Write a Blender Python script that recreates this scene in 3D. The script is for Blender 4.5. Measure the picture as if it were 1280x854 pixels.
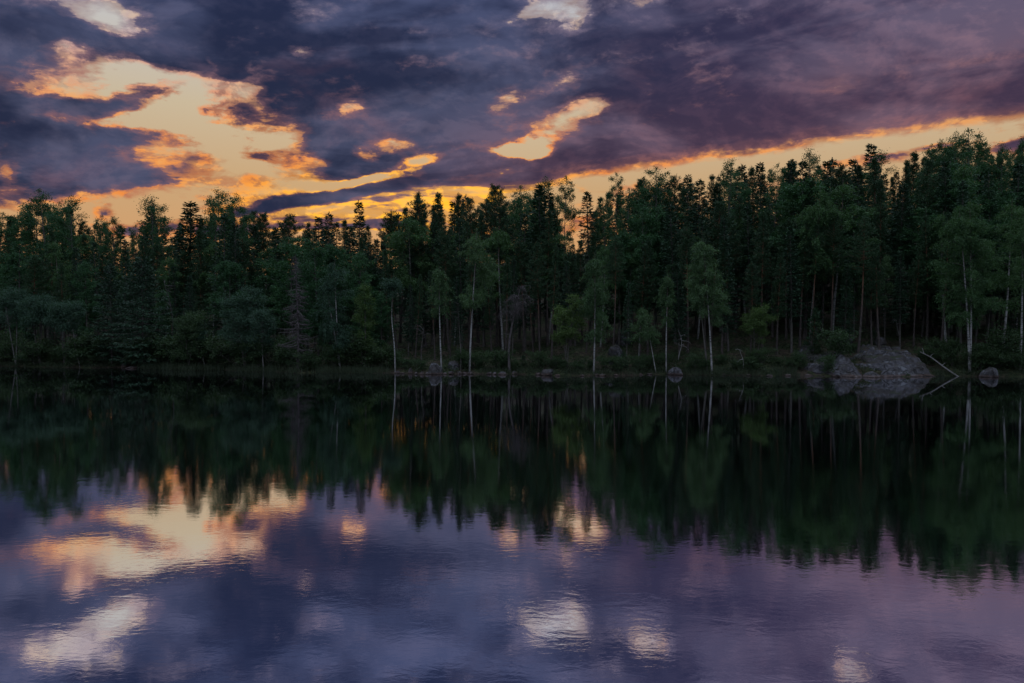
import bpy, math, random
import numpy as np
from mathutils import Vector, noise as mnoise

SC = bpy.context.scene
COL = SC.collection
for o in list(bpy.data.objects):
    bpy.data.objects.remove(o)
R = math.radians

# ------------------------------------------------------------------ camera
CAM_H, FPX, PITCH = 5.7, 995.0, R(-1.555)
cam_data = bpy.data.cameras.new('camera')
cam_data.sensor_width = 36.0
cam_data.lens = FPX / 1280 * 36.0
cam_data.clip_start, cam_data.clip_end = 0.1, 5000
cam = bpy.data.objects.new('camera', cam_data)
COL.objects.link(cam)
cam.location = (0, 0, CAM_H)
cam.rotation_euler = (R(90) + PITCH, 0, 0)
SC.camera = cam


def ray(px, py):
    """direction through a point of the 1280 x 854 photograph"""
    x, z = (px - 640) / FPX, (427 - py) / FPX
    c, s = math.cos(PITCH), math.sin(PITCH)
    return (x, c - z * s, s + z * c)


def at(px, py, y):
    """the world point seen at (px, py) at the distance y"""
    d = ray(px, py)
    k = y / d[1]
    return (d[0] * k, y, CAM_H + d[2] * k)


def azel(px, py):
    d = ray(px, py)
    return math.degrees(math.atan2(d[0], d[1])), math.degrees(math.atan2(d[2], math.hypot(d[0], d[1])))


def lin(r, g, b):
    f = lambda c: (c / 255 / 12.92) if c <= 10 else ((c / 255 + 0.055) / 1.055) ** 2.4
    return (f(r), f(g), f(b), 1.0)


# ------------------------------------------------------------------ colour management and sampling
SC.view_settings.view_transform = 'Standard'
SC.view_settings.look = 'None'
SC.view_settings.exposure = 0.0
SC.view_settings.gamma = 1.0
SC.view_settings.use_curve_mapping = False
SC.render.engine = 'CYCLES'
SC.cycles.max_bounces = 5
SC.cycles.diffuse_bounces = 2
SC.cycles.glossy_bounces = 2
SC.cycles.transmission_bounces = 2
SC.cycles.transparent_max_bounces = 4
SC.cycles.use_denoising = True
SC.cycles.caustics_reflective = False

# ------------------------------------------------------------------ sun (low, behind the forest and the clouds)
SUN_AZ, SUN_EL = azel(520, 262)
SUN_EL = 2.5
sun_data = bpy.data.lights.new('sun', 'SUN')
sun_data.energy = 0.12
sun_data.angle = R(8)
sun_data.color = (1.0, 0.62, 0.32)
sun = bpy.data.objects.new('sun', sun_data)
COL.objects.link(sun)
_d = Vector((math.sin(R(SUN_AZ)) * math.cos(R(SUN_EL)), math.cos(R(SUN_AZ)) * math.cos(R(SUN_EL)), math.sin(R(SUN_EL))))
sun.rotation_euler = _d.to_track_quat('Z', 'Y').to_euler()
sun.location = (-20, 300, 80)

# ------------------------------------------------------------------ world: dusk sky with a broken cloud deck
world = bpy.data.worlds.new('World')
SC.world = world
world.use_nodes = True
WT = world.node_tree
WT.nodes.clear()


class NB:
    """small node builder"""

    def __init__(self, tree):
        self.t = tree

    def n(self, typ, **kw):
        nd = self.t.nodes.new(typ)
        for k, v in kw.items():
            setattr(nd, k, v)
        return nd

    def put(self, sock, v):
        if v is None:
            return
        if hasattr(v, 'is_output'):
            self.t.links.new(v, sock)
        elif hasattr(v, '__len__') and sock.type == 'RGBA' and len(v) == 3:
            sock.default_value = (*v, 1)
        else:
            sock.default_value = v

    def m(self, op, a, b=None, c=None, clamp=False):
        nd = self.n('ShaderNodeMath', operation=op, use_clamp=clamp)
        for s, v in zip(nd.inputs, (a, b, c)):
            self.put(s, v)
        return nd.outputs[0]

    def mr(self, v, a, b, c=0.0, d=1.0, smooth=True):
        nd = self.n('ShaderNodeMapRange', interpolation_type='SMOOTHSTEP' if smooth else 'LINEAR', clamp=True)
        for i, x in enumerate((v, a, b, c, d)):
            self.put(nd.inputs[i], x)
        return nd.outputs[0]

    def mix(self, f, a, b, blend='MIX'):
        nd = self.n('ShaderNodeMix', data_type='RGBA', blend_type=blend)
        self.put(nd.inputs[0], f)
        self.put(nd.inputs[6], a)
        self.put(nd.inputs[7], b)
        return nd.outputs[2]

    def vec(self, x, y, z=0.0):
        nd = self.n('ShaderNodeCombineXYZ')
        for s, v in zip(nd.inputs, (x, y, z)):
            self.put(s, v)
        return nd.outputs[0]

    def noise(self, v, scale, detail=6.0, rough=0.55, dist=0.0, lac=2.0):
        nd = self.n('ShaderNodeTexNoise', noise_dimensions='3D')
        self.put(nd.inputs['Vector'], v)
        nd.inputs['Scale'].default_value = scale
        nd.inputs['Detail'].default_value = detail
        nd.inputs['Roughness'].default_value = rough
        nd.inputs['Lacunarity'].default_value = lac
        nd.inputs['Distortion'].default_value = dist
        return nd.outputs[0]

    def mapping(self, v, loc=(0, 0, 0), rot=(0, 0, 0), scale=(1, 1, 1), typ='POINT'):
        nd = self.n('ShaderNodeMapping', vector_type=typ)
        self.put(nd.inputs[0], v)
        nd.inputs['Location'].default_value = loc
        nd.inputs['Rotation'].default_value = rot
        nd.inputs['Scale'].default_value = scale
        return nd.outputs[0]

    def curve(self, v, pts, lo, hi, vlo, vhi):
        """piecewise curve through pts (x, y); x in lo..hi, y in vlo..vhi"""
        nd = self.n('ShaderNodeFloatCurve')
        f = self.mr(v, lo, hi, 0, 1, smooth=False)
        self.put(nd.inputs['Value'], f)
        cv = nd.mapping.curves[0]
        P = sorted(((x - lo) / (hi - lo), (y - vlo) / (vhi - vlo)) for x, y in pts)
        cv.points[0].location = P[0]
        cv.points[1].location = P[-1]
        for p in P[1:-1]:
            cv.points.new(*p)
        for p in cv.points:
            p.handle_type = 'AUTO_CLAMPED'
        nd.mapping.update()
        return self.m('MULTIPLY_ADD', nd.outputs[0], vhi - vlo, vlo)


W = NB(WT)
geo = W.n('ShaderNodeTexCoord').outputs['Generated']
sep = W.n('ShaderNodeSeparateXYZ')
WT.links.new(geo, sep.inputs[0])
DEG = 57.29578
AZ = W.m('MULTIPLY', W.m('ARCTAN2', sep.outputs[0], sep.outputs[1]), DEG)
EL = W.m('MULTIPLY', W.m('ARCSINE', sep.outputs[2]), DEG)
AZEL = W.vec(AZ, EL)

# edges of the clouds are torn by two sizes of turbulence
wv = W.mapping(AZEL, rot=(0, 0, R(-9)), scale=(0.085, 0.15, 1))
w1 = W.noise(W.mapping(wv, loc=(3.1, 7.7, 0.3)), 1.6, 7, 0.6)
w2 = W.noise(W.mapping(wv, loc=(11.3, 2.2, 5.3)), 1.6, 7, 0.6)
AZW = W.m('ADD', AZ, W.m('MULTIPLY', W.m('SUBTRACT', w1, 0.5), 3.2))
ELW = W.m('ADD', EL, W.m('MULTIPLY', W.m('SUBTRACT', w2, 0.5), 1.8))
AEW = W.vec(AZW, ELW)


def blob(px, py, rx, ry, rot=0.0, src=AEW):
    """1 at the middle of an ellipse of the sky, 0 at its edge; sizes in photo pixels"""
    a, e = azel(px, py)
    k = DEG / FPX
    cx = math.cos(R(a)) ** 2
    v = W.mapping(src, (a, e, 0), (0, 0, R(rot)), (rx * k * cx, ry * k, 1), 'TEXTURE')
    g = W.n('ShaderNodeTexGradient', gradient_type='SPHERICAL')
    WT.links.new(v, g.inputs[0])
    return g.outputs['Fac']


def add_blobs(base, lst, sign=1):
    for px, py, rx, ry, rot, amp in lst:
        base = W.m('MULTIPLY_ADD', blob(px, py, rx, ry, rot), sign * amp, base)
    return base


# the big opening on the left, between the left bank and the main deck
open_tab = [(45, 170, 120), (65, 150, 150), (75, 140, 185), (85, 108, 222), (100, 70, 256), (115, 80, 278), (130, 112, 298), (148, 104, 316), (165, 176, 330),
            (185, 208, 350), (200, 206, 366), (213, 222, 384), (226, 232, 392), (238, 168, 372), (247, 86, 338), (256, 10, 318), (266, -60, 300), (280, -90, 420), (300, -90, 700)]
Lp, Rp = [], []
for y, l, r in open_tab:
    al, e = azel(l, y)
    ar, e2 = azel(r, y)
    Lp.append((e, al))
    Rp.append((e2, ar))
Lc = W.curve(ELW, Lp, 4, 22, -50, 50)
Rc = W.curve(ELW, Rp, 4, 22, -50, 50)
gapA = W.m('MINIMUM', W.m('SUBTRACT', AZW, Lc), W.m('SUBTRACT', Rc, AZW))
gapA = W.m('MINIMUM', gapA, W.m('MULTIPLY', W.m('SUBTRACT', 19.6, ELW), 1.0))
# the clear strip under the main deck
strip_tab = [(-200, 300), (250, 285), (310, 266), (380, 266), (440, 258), (500, 247), (560, 241), (640, 229), (700, 221), (800, 208), (900, 194), (1000, 180),
             (1100, 165), (1200, 151), (1280, 142), (1500, 118), (1700, 104)]
ELs = W.m('ADD', EL, W.m('MULTIPLY', W.m('SUBTRACT', w2, 0.5), 1.1))
Sc = W.curve(AZ, [azel(*p) for p in strip_tab], -46, 46, 0, 24)
gapB = W.m('SUBTRACT', Sc, ELs)
gap = W.m('MAXIMUM', W.m('MAXIMUM', gapA, gapB), -4.2)
gap = W.m('MINIMUM', gap, 3.2)
# further holes (positive) and small clouds (negative)
gap = add_blobs(gap, [
    (130, 24, 86, 34, -14, 6.0), (74, 58, 34, 26, 30, 4.6),
    (452, 192, 36, 13, -24, 3.9), (490, 177, 42, 14, 4, 4.6), (522, 202, 44, 11, 10, 4.2), (308, 112, 30, 14, 20, 3.3), (350, 172, 50, 12, 28, 2.8), (262, 78, 20, 8, -30, 3.4),
    (424, 229, 120, 10, 10, 4.9), (388, 205, 34, 10, 30, 2.6), (428, 133, 34, 14, 20, 3.2), (372, 62, 26, 9, 0, 3.2),
    (688, 160, 100, 28, 28, 4.9), (738, 134, 50, 12, 25, 3.2), (710, 96, 54, 24, 25, 4.6), (650, 186, 50, 13, 0, 4.2), (640, 120, 34, 20, 40, 3.4),
    (690, 10, 66, 30, -16, 5.2), (822, -6, 50, 18, 0, 3.6), (760, 0, 110, 20, 6, 2.6), (400, 20, 50, 18, 0, 2.6),
    (5, 212, 26, 14, 0, 4.6),
    (1075, -50, 50, 40, 30, 4.2), (640, 26, 60, 14, 20, 2.6), (60, -25, 150, 26, 20, 5.0),
])
gap = add_blobs(gap, [
    (160, 62, 190, 17, -8, 7.0), (184, 118, 58, 20, 14, 6.5), (112, 130, 86, 15, 4, 6.5), (254, 141, 24, 10, 0, 2.7), (264, 159, 30, 7, 0, 2.3), (316, 200, 36, 13, -14, 3.3), (240, 203, 30, 9, 5, 2.3),
    (262, 232, 100, 8, 3, 3.2), (136, 264, 34, 12, -5, 5.0), (190, 288, 150, 18, 0, 5.0), (330, 286, 130, 15, 0, 5.0), (440, 280, 170, 10, 4, 4.0),
    (560, 288, 150, 12, 0, 3.2), (1275, 176, 60, 9, 16, 4.0), (1150, 186, 80, 7, 6, 2.2), (1075, 203, 90, 8, 3, 2.6), (715, 279, 40, 14, 0, 3.2),
    (412, 188, 56, 18, -16, 2.6), (590, 208, 60, 16, 9, 4.4), (430, 244, 170, 12, 10.5, 6.5), (600, 230, 120, 10, 8, 2.4), (350, 262, 60, 10, 12, 4.0), (440, 208, 70, 13, 12, 4.0),
    (700, 120, 60, 16, 25, 3.0), (655, 160, 26, 8, 20, 2.6), (300, 150, 30, 22, 60, 2.2),
], -1)
tv = W.mapping(AZEL, rot=(0, 0, R(-9)), scale=(0.1, 0.19, 1), loc=(4.4, 1.7, 0))
tex = W.noise(tv, 1.5, 9, 0.62, 0.25)
_vs = W.n('ShaderNodeVectorMath', operation='SUBTRACT')
_vs.inputs[0].default_value = (SUN_AZ, 5.0, 0)
WT.links.new(AZEL, _vs.inputs[1])
_vn = W.n('ShaderNodeVectorMath', operation='NORMALIZE')
WT.links.new(_vs.outputs[0], _vn.inputs[0])
_vm = W.n('ShaderNodeVectorMath', operation='MULTIPLY_ADD')
WT.links.new(_vn.outputs[0], _vm.inputs[0])
_vm.inputs[1].default_value = (0.55, 0.55, 0)
WT.links.new(AZEL, _vm.inputs[2])
tvs = W.mapping(_vm.outputs[0], rot=(0, 0, R(-9)), scale=(0.1, 0.19, 1), loc=(4.4, 1.7, 0))
texs = W.noise(tvs, 1.5, 9, 0.62, 0.25)
LIT = W.mr(W.m('SUBTRACT', tex, texs), -0.045, 0.075)               # sides of the billows that face the hidden sun
tex2 = W.noise(W.mapping(tv, loc=(9.2, 3.3, 2.0)), 3.6, 6, 0.6, 0.3)
tex3 = W.noise(W.mapping(tv, loc=(2.2, 6.3, 7.0), rot=(0, 0, R(4)), scale=(1, 1.3, 1)), 9.0, 5, 0.62, 0.5)
nz = W.m('MULTIPLY', W.m('SUBTRACT', tex, 0.5), 4.8)
nz = W.m('MULTIPLY_ADD', W.m('SUBTRACT', tex2, 0.5), 7.5, nz)
nz = W.m('MULTIPLY_ADD', W.m('SUBTRACT', tex3, 0.5), 3.4, nz)
near_strip = W.m('MULTIPLY', W.mr(W.m('ABSOLUTE', W.m('SUBTRACT', W.m('SUBTRACT', EL, Sc), 0.6)), 1.0, 2.8, 1, 0), W.mr(AZ, -3, 2))
nz = W.m('MULTIPLY', nz, W.m('SUBTRACT', 1.0, W.m('MULTIPLY', near_strip, 0.88)))
t = W.m('ADD', gap, nz)
t = W.m('MULTIPLY', t, W.m('ADD', 1.0, W.m('MULTIPLY', near_strip, 2.0)))
t = W.m('SUBTRACT', t, 0.3)
soft = W.mr(W.noise(W.mapping(tv, loc=(1, 9, 4)), 1.3, 2, 0.5), 0.36, 0.62, 1.05, 0.38)     # edges: some crisp, most feathered
soft = W.m('MULTIPLY', soft, W.mr(EL, 9, 20, 1.0, 0.7))
soft = W.m('MAXIMUM', soft, near_strip)
t = W.m('MULTIPLY_ADD', W.m('MINIMUM', W.m('ADD', t, 1.3), 0.0), W.m('SUBTRACT', 1.0, soft), W.m('MULTIPLY', t, soft))
# thin golden streaks right above the place where the sun went down
gm = W.m('MULTIPLY', blob(505, 256, 230, 19, 9.5), 2.4, clamp=True)
gt = W.m('MULTIPLY_ADD', W.m('SUBTRACT', W.noise(W.mapping(AZEL, rot=(0, 0, R(-8)), scale=(0.12, 0.7, 1)), 1.8, 6, 0.6, 0.3), 0.5), 6.0, -0.45)
t = W.m('ADD', W.m('MULTIPLY', t, W.m('SUBTRACT', 1.0, gm)), W.m('MULTIPLY', gt, gm))
# faint high wisps cross the clear air
wisp = W.noise(W.mapping(AZEL, rot=(0, 0, R(-14)), scale=(0.09, 0.42, 1), loc=(3, 4, 9)), 1.6, 7, 0.62, 0.5)
t = W.m('SUBTRACT', t, W.m('MULTIPLY', W.mr(wisp, 0.46, 0.66), 1.0))

# clear air behind: Nishita dusk sky warmed by the afterglow
sky = W.n('ShaderNodeTexSky', sky_type='NISHITA', sun_disc=False)
sky.sun_elevation = R(SUN_EL)
sky.sun_rotation = R(SUN_AZ)
sky.air_density, sky.dust_density, sky.ozone_density = 1.0, 2.0, 1.5
NISH = W.mix(1.0, sky.outputs[0], (0.07, 0.07, 0.07, 1), 'MULTIPLY')
elr = W.mr(EL, 2, 24, 0, 1, smooth=False)
ramp = W.n('ShaderNodeValToRGB')
WT.links.new(elr, ramp.inputs[0])
cr = ramp.color_ramp
cr.elements[0].position, cr.elements[0].color = 0.0, lin(214, 150, 96)
cr.elements[1].position, cr.elements[1].color = 1.0, lin(176, 182, 200)
for p, c in ((0.33, lin(202, 166, 122)), (0.55, lin(204, 186, 156)), (0.78, lin(198, 196, 194))):
    cr.elements.new(p).color = c
CLEAR = W.mix(0.05, ramp.outputs[0], NISH)

# rims of the clouds: gold near the hidden sun, orange low, pale pink high
glow = blob(505, 252, 260, 62, 5, AZEL)
glow2 = W.m('POWER', W.m('MULTIPLY', glow, 1.9, clamp=True), 1.2)
rim_lo = W.mix(W.mr(EL, 9, 20), lin(240, 142, 66), lin(222, 158, 128))
rim_lo = W.mix(W.mr(EL, 13, 20), rim_lo, lin(182, 168, 176))
RIM = W.mix(glow2, rim_lo, (1.35, 0.60, 0.03, 1))
RIM = W.mix(W.mr(AZ, 14, 28), RIM, lin(226, 150, 92))
RIM = W.mix(W.m('MULTIPLY', W.mr(AZ, 3, 11), W.mr(W.m('SUBTRACT', EL, Sc), 1.2, 3.0)), RIM, lin(138, 116, 140))
RIMB = W.mix(W.mr(tex2, 0.35, 0.7), RIM, W.mix(0.35, RIM, lin(255, 205, 120)))

# bodies of the clouds
bv = W.mapping(AZEL, rot=(0, 0, R(-12)), scale=(0.05, 0.17, 1), loc=(1.4, 8.7, 0))
body = W.noise(bv, 1.3, 5, 0.52, 0.6)
body2 = W.noise(W.mapping(AZEL, rot=(0, 0, R(-9)), scale=(0.08, 0.16, 1), loc=(5, 2, 4)), 2.0, 5, 0.55, 0.4)
bf = W.mr(W.m('ADD', W.m('MULTIPLY', body, 0.7), W.m('MULTIPLY', body2, 0.3)), 0.41, 0.60)
right = W.mr(AZ, -6, 24)
dark = W.mix(right, lin(42, 48, 72), lin(62, 56, 82))
lite = W.mix(right, lin(82, 86, 112), lin(110, 97, 118))
BODY = W.mix(bf, dark, lite)
BODY = W.mix(W.m('MULTIPLY', W.mr(EL, 13, 24), W.m('MULTIPLY_ADD', right, -0.4, 0.6)), BODY, W.mix(bf, lin(40, 50, 82), lin(76, 88, 126)))
mauve = W.m('MULTIPLY', W.mr(W.m('SUBTRACT', EL, Sc), 0.0, 7.0, 1.0, 0.0), W.mr(AZ, -12, 2))
BODY = W.mix(W.m('MULTIPLY', mauve, 0.6), BODY, W.mix(bf, lin(80, 60, 76), lin(124, 92, 104)))
rosy = W.m('MULTIPLY', W.mr(body2, 0.5, 0.75), W.mr(EL, 24, 10))
BODY = W.mix(W.m('MULTIPLY', rosy, 0.35), BODY, lin(128, 88, 96))

BODY = W.mix(1.0, BODY, W.mix(LIT, (0.84, 0.86, 0.90, 1), (1.18, 1.08, 1.04, 1)), 'MULTIPLY')
thin = W.mix(0.55, BODY, W.mix(W.mr(EL, 12, 22), lin(160, 104, 98), lin(134, 124, 146)))
C = W.mix(W.m('MULTIPLY', W.mr(t, -3.6, -1.1), W.mr(LIT, 0, 1, 0.45, 0.95)), BODY, thin)
C = W.mix(W.m('MULTIPLY', W.mr(t, -1.6, -0.45), W.mr(LIT, 0.1, 0.8, 0.5, 1.0)), C, RIMB)
C = W.mix(W.mr(t, -0.7, 0.9), C, CLEAR)

# unseen sky overhead and behind the camera, brightened as fill for the forest
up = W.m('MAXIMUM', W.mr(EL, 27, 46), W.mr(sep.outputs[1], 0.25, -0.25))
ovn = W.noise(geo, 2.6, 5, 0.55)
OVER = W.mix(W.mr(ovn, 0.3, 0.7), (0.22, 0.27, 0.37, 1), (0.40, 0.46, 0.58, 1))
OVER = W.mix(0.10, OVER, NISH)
HIGH = W.mr(EL, 8, 55, 0.45, 2.3)  # fill shaped dim low down, strong overhead, so tree tops get more light
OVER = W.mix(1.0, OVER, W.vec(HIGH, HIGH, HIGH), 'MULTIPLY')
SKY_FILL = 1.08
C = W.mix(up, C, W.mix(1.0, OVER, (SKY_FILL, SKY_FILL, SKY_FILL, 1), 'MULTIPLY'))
bg = W.n('ShaderNodeBackground')
WT.links.new(C, bg.inputs[0])
bg.inputs[1].default_value = 1.0
out = W.n('ShaderNodeOutputWorld')
WT.links.new(bg.outputs[0], out.inputs[0])
world.cycles.sampling_method = 'MANUAL'
world.cycles.sample_map_resolution = 512

# ------------------------------------------------------------------ helpers
rng = np.random.default_rng(7)
random.seed(7)


class G:
    """collects quads"""

    def __init__(self):
        self.V, self.Q, self.n, self.mark = [], [], 0, None

    def add(self, V, Q):
        V = np.asarray(V, float).reshape(-1, 3)
        self.V.append(V)
        self.Q.append(np.asarray(Q, int).reshape(-1, 4) + self.n)
        self.n += len(V)

    def tube(self, P, rad, sides=5):
        P = np.asarray(P, float)
        rad = np.broadcast_to(np.asarray(rad, float), (len(P),))
        T = np.gradient(P, axis=0)
        T /= np.linalg.norm(T, axis=1, keepdims=True) + 1e-9
        ref = np.where(np.abs(T[:, 2:3]) > 0.8, np.array([[1.0, 0, 0]]), np.array([[0, 0, 1.0]]))
        A = np.cross(T, ref)
        A /= np.linalg.norm(A, axis=1, keepdims=True) + 1e-9
        B = np.cross(T, A)
        # keep the frame from flipping
        for i in range(1, len(P)):
            a = A[i - 1] - T[i] * (A[i - 1] @ T[i])
            a /= np.linalg.norm(a) + 1e-9
            A[i] = a
            B[i] = np.cross(T[i], a)
        an = np.linspace(0, 2 * math.pi, sides, endpoint=False)
        ring = P[:, None, :] + rad[:, None, None] * (np.cos(an)[None, :, None] * A[:, None, :] + np.sin(an)[None, :, None] * B[:, None, :])
        n = len(P)
        i, j = np.meshgrid(np.arange(n - 1), np.arange(sides), indexing='ij')
        j2 = (j + 1) % sides
        Q = np.stack([i * sides + j, i * sides + j2, (i + 1) * sides + j2, (i + 1) * sides + j], -1)
        self.add(ring, Q)

    def cards(self, C, D, L, Wd, up=None, upk=0.0, rg=rng):
        """leaf-shaped faces at C along D"""
        C = np.asarray(C, float)
        n = len(C)
        if n == 0:
            return
        D = D / (np.linalg.norm(D, axis=1, keepdims=True) + 1e-9)
        Nn = rg.normal(size=(n, 3))
        if up is not None:
            Nn = Nn * (1 - upk) + np.asarray(up) * upk
        S = np.cross(D, Nn)
        S /= np.linalg.norm(S, axis=1, keepdims=True) + 1e-9
        L = np.broadcast_to(L, (n,))[:, None]
        Wd = np.broadcast_to(Wd, (n,))[:, None]
        V = np.stack([C, C + D * L * 0.45 + S * Wd * 0.5, C + D * L, C + D * L * 0.45 - S * Wd * 0.5], 1)
        self.add(V, np.arange(4 * n).reshape(n, 4))

    def split(self):
        """faces added from here on take the second material"""
        self.mark = sum(len(q) for q in self.Q)

    def mesh(self, name, mat, smooth=False, mat2=None):
        me = bpy.data.meshes.new(name)
        V = np.concatenate(self.V).astype(np.float32)
        Q = np.concatenate(self.Q).astype(np.int32)
        me.vertices.add(len(V))
        me.vertices.foreach_set('co', V.ravel())
        me.loops.add(Q.size)
        me.loops.foreach_set('vertex_index', Q.ravel())
        me.polygons.add(len(Q))
        me.polygons.foreach_set('loop_start', np.arange(0, Q.size, 4, dtype=np.int32))
        me.polygons.foreach_set('use_smooth', np.full(len(Q), smooth))
        me.update(calc_edges=True)
        me.validate()
        me.materials.append(mat)
        if mat2 is not None and self.mark is not None:
            me.materials.append(mat2)
            ix = np.zeros(len(me.polygons), np.int32)
            ix[self.mark:] = 1
            me.polygons.foreach_set('material_index', ix)
        return me


def link(name, data, parent=None):
    o = bpy.data.objects.new(name, data)
    COL.objects.link(o)
    if parent is not None:
        o.parent = parent
    return o


def tag(o, label=None, cat=None, group=None, kind=None):
    for k, v in (('label', label), ('category', cat), ('group', group), ('kind', kind)):
        if v:
            o[k] = v
    return o


# ------------------------------------------------------------------ materials
def material(name):
    m = bpy.data.materials.new(name)
    m.use_nodes = True
    nt = m.node_tree
    nt.nodes.clear()
    b = NB(nt)
    b.out = b.n('ShaderNodeOutputMaterial')
    return m, b


def principled(b, col, rough=0.8, spec=0.3, bump=None, bstr=0.3, bdist=0.05):
    p = b.n('ShaderNodeBsdfPrincipled')
    b.put(p.inputs['Base Color'], col)
    b.put(p.inputs['Roughness'], rough)
    b.put(p.inputs['Specular IOR Level'], spec)
    if bump is not None:
        bn = b.n('ShaderNodeBump')
        bn.inputs['Strength'].default_value = bstr
        bn.inputs['Distance'].default_value = bdist
        b.put(bn.inputs['Height'], bump)
        b.put(p.inputs['Normal'], bn.outputs[0])
    return p.outputs[0]


def leaf_mat(name, a, c, trans=0.25, rough=0.55):
    """foliage that varies from tree to tree and from spray to spray"""
    m, b = material(name)
    tc = b.n('ShaderNodeTexCoord').outputs['Object']
    rnd = b.n('ShaderNodeObjectInfo').outputs['Random']
    ns = b.noise(tc, 1.1, 3, 0.6)
    f = b.m('ADD', b.m('MULTIPLY', b.mr(ns, 0.3, 0.7), 0.6), b.m('MULTIPLY', rnd, 0.4))
    col = b.mix(f, (*a, 1), (*c, 1))
    fine = b.noise(tc, 9.0, 2, 0.5)
    col = b.mix(b.mr(fine, 0.5, 0.72, 0, 0.45), col, (c[0] * 1.25, c[1] * 1.15, c[2] * 0.8, 1))
    p = principled(b, col, rough, 0.25)
    tr = b.n('ShaderNodeBsdfTranslucent')
    b.put(tr.inputs[0], b.mix(1.0, col, (1.0, 1.25, 0.5, 1), 'MULTIPLY'))
    mx = b.n('ShaderNodeMixShader')
    mx.inputs[0].default_value = trans
    b.t.links.new(p, mx.inputs[1])
    b.t.links.new(tr.outputs[0], mx.inputs[2])
    b.t.links.new(mx.outputs[0], b.out.inputs[0])
    return m


def bark_pine():
    m, b = material('pine_bark')
    tc = b.n('ShaderNodeTexCoord')
    z = b.n('ShaderNodeSeparateXYZ')
    b.t.links.new(tc.outputs['Generated'], z.inputs[0])
    ns = b.noise(b.mapping(tc.outputs['Object'], scale=(6, 6, 1.2)), 1.6, 5, 0.65)
    lo = b.mix(b.mr(ns, 0.35, 0.65), (0.045, 0.038, 0.036, 1), (0.13, 0.105, 0.095, 1))
    hi = b.mix(b.mr(ns, 0.35, 0.65), (0.10, 0.052, 0.032, 1), (0.22, 0.115, 0.065, 1))
    f = b.mr(b.m('ADD', z.outputs[2], b.m('MULTIPLY', ns, 0.3)), 0.4, 0.75)
    b.t.links.new(principled(b, b.mix(f, lo, hi), 0.9, 0.2, ns, 0.6, 0.04), b.out.inputs[0])
    return m


def bark_birch():
    m, b = material('birch_bark')
    tc = b.n('ShaderNodeTexCoord')
    z = b.n('ShaderNodeSeparateXYZ')
    b.t.links.new(tc.outputs['Generated'], z.inputs[0])
    ob = tc.outputs['Object']
    bands = b.noise(b.mapping(ob, scale=(1.3, 1.3, 7.0)), 1.5, 4, 0.6)
    blot = b.noise(b.mapping(ob, scale=(2, 2, 0.8)), 1.0, 4, 0.6)
    white = b.mix(b.mr(blot, 0.3, 0.7), (0.24, 0.225, 0.215, 1), (0.50, 0.49, 0.475, 1))
    white = b.mix(b.mr(z.outputs[2], 0.45, 0.85), white, (0.15, 0.12, 0.10, 1))
    dark = b.mr(bands, 0.54, 0.62)
    col = b.mix(b.m('MULTIPLY', dark, 0.85), white, (0.05, 0.045, 0.042, 1))
    foot = b.mr(b.m('ADD', z.outputs[2], b.m('MULTIPLY', blot, 0.1)), 0.05, 0.13, 1, 0)
    col = b.mix(b.m('MULTIPLY', foot, 0.7), col, (0.08, 0.07, 0.065, 1))
    b.t.links.new(principled(b, col, 0.75, 0.25, bands, 0.3, 0.02), b.out.inputs[0])
    return m


def wood(name, a, c, sc=3.0):
    m, b = material(name)
    tc = b.n('ShaderNodeTexCoord').outputs['Object']
    ns = b.noise(b.mapping(tc, scale=(4, 4, 1)), sc, 5, 0.65)
    b.t.links.new(principled(b, b.mix(b.mr(ns, 0.32, 0.68), (*a, 1), (*c, 1)), 0.9, 0.2, ns, 0.5, 0.03), b.out.inputs[0])
    return m


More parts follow.
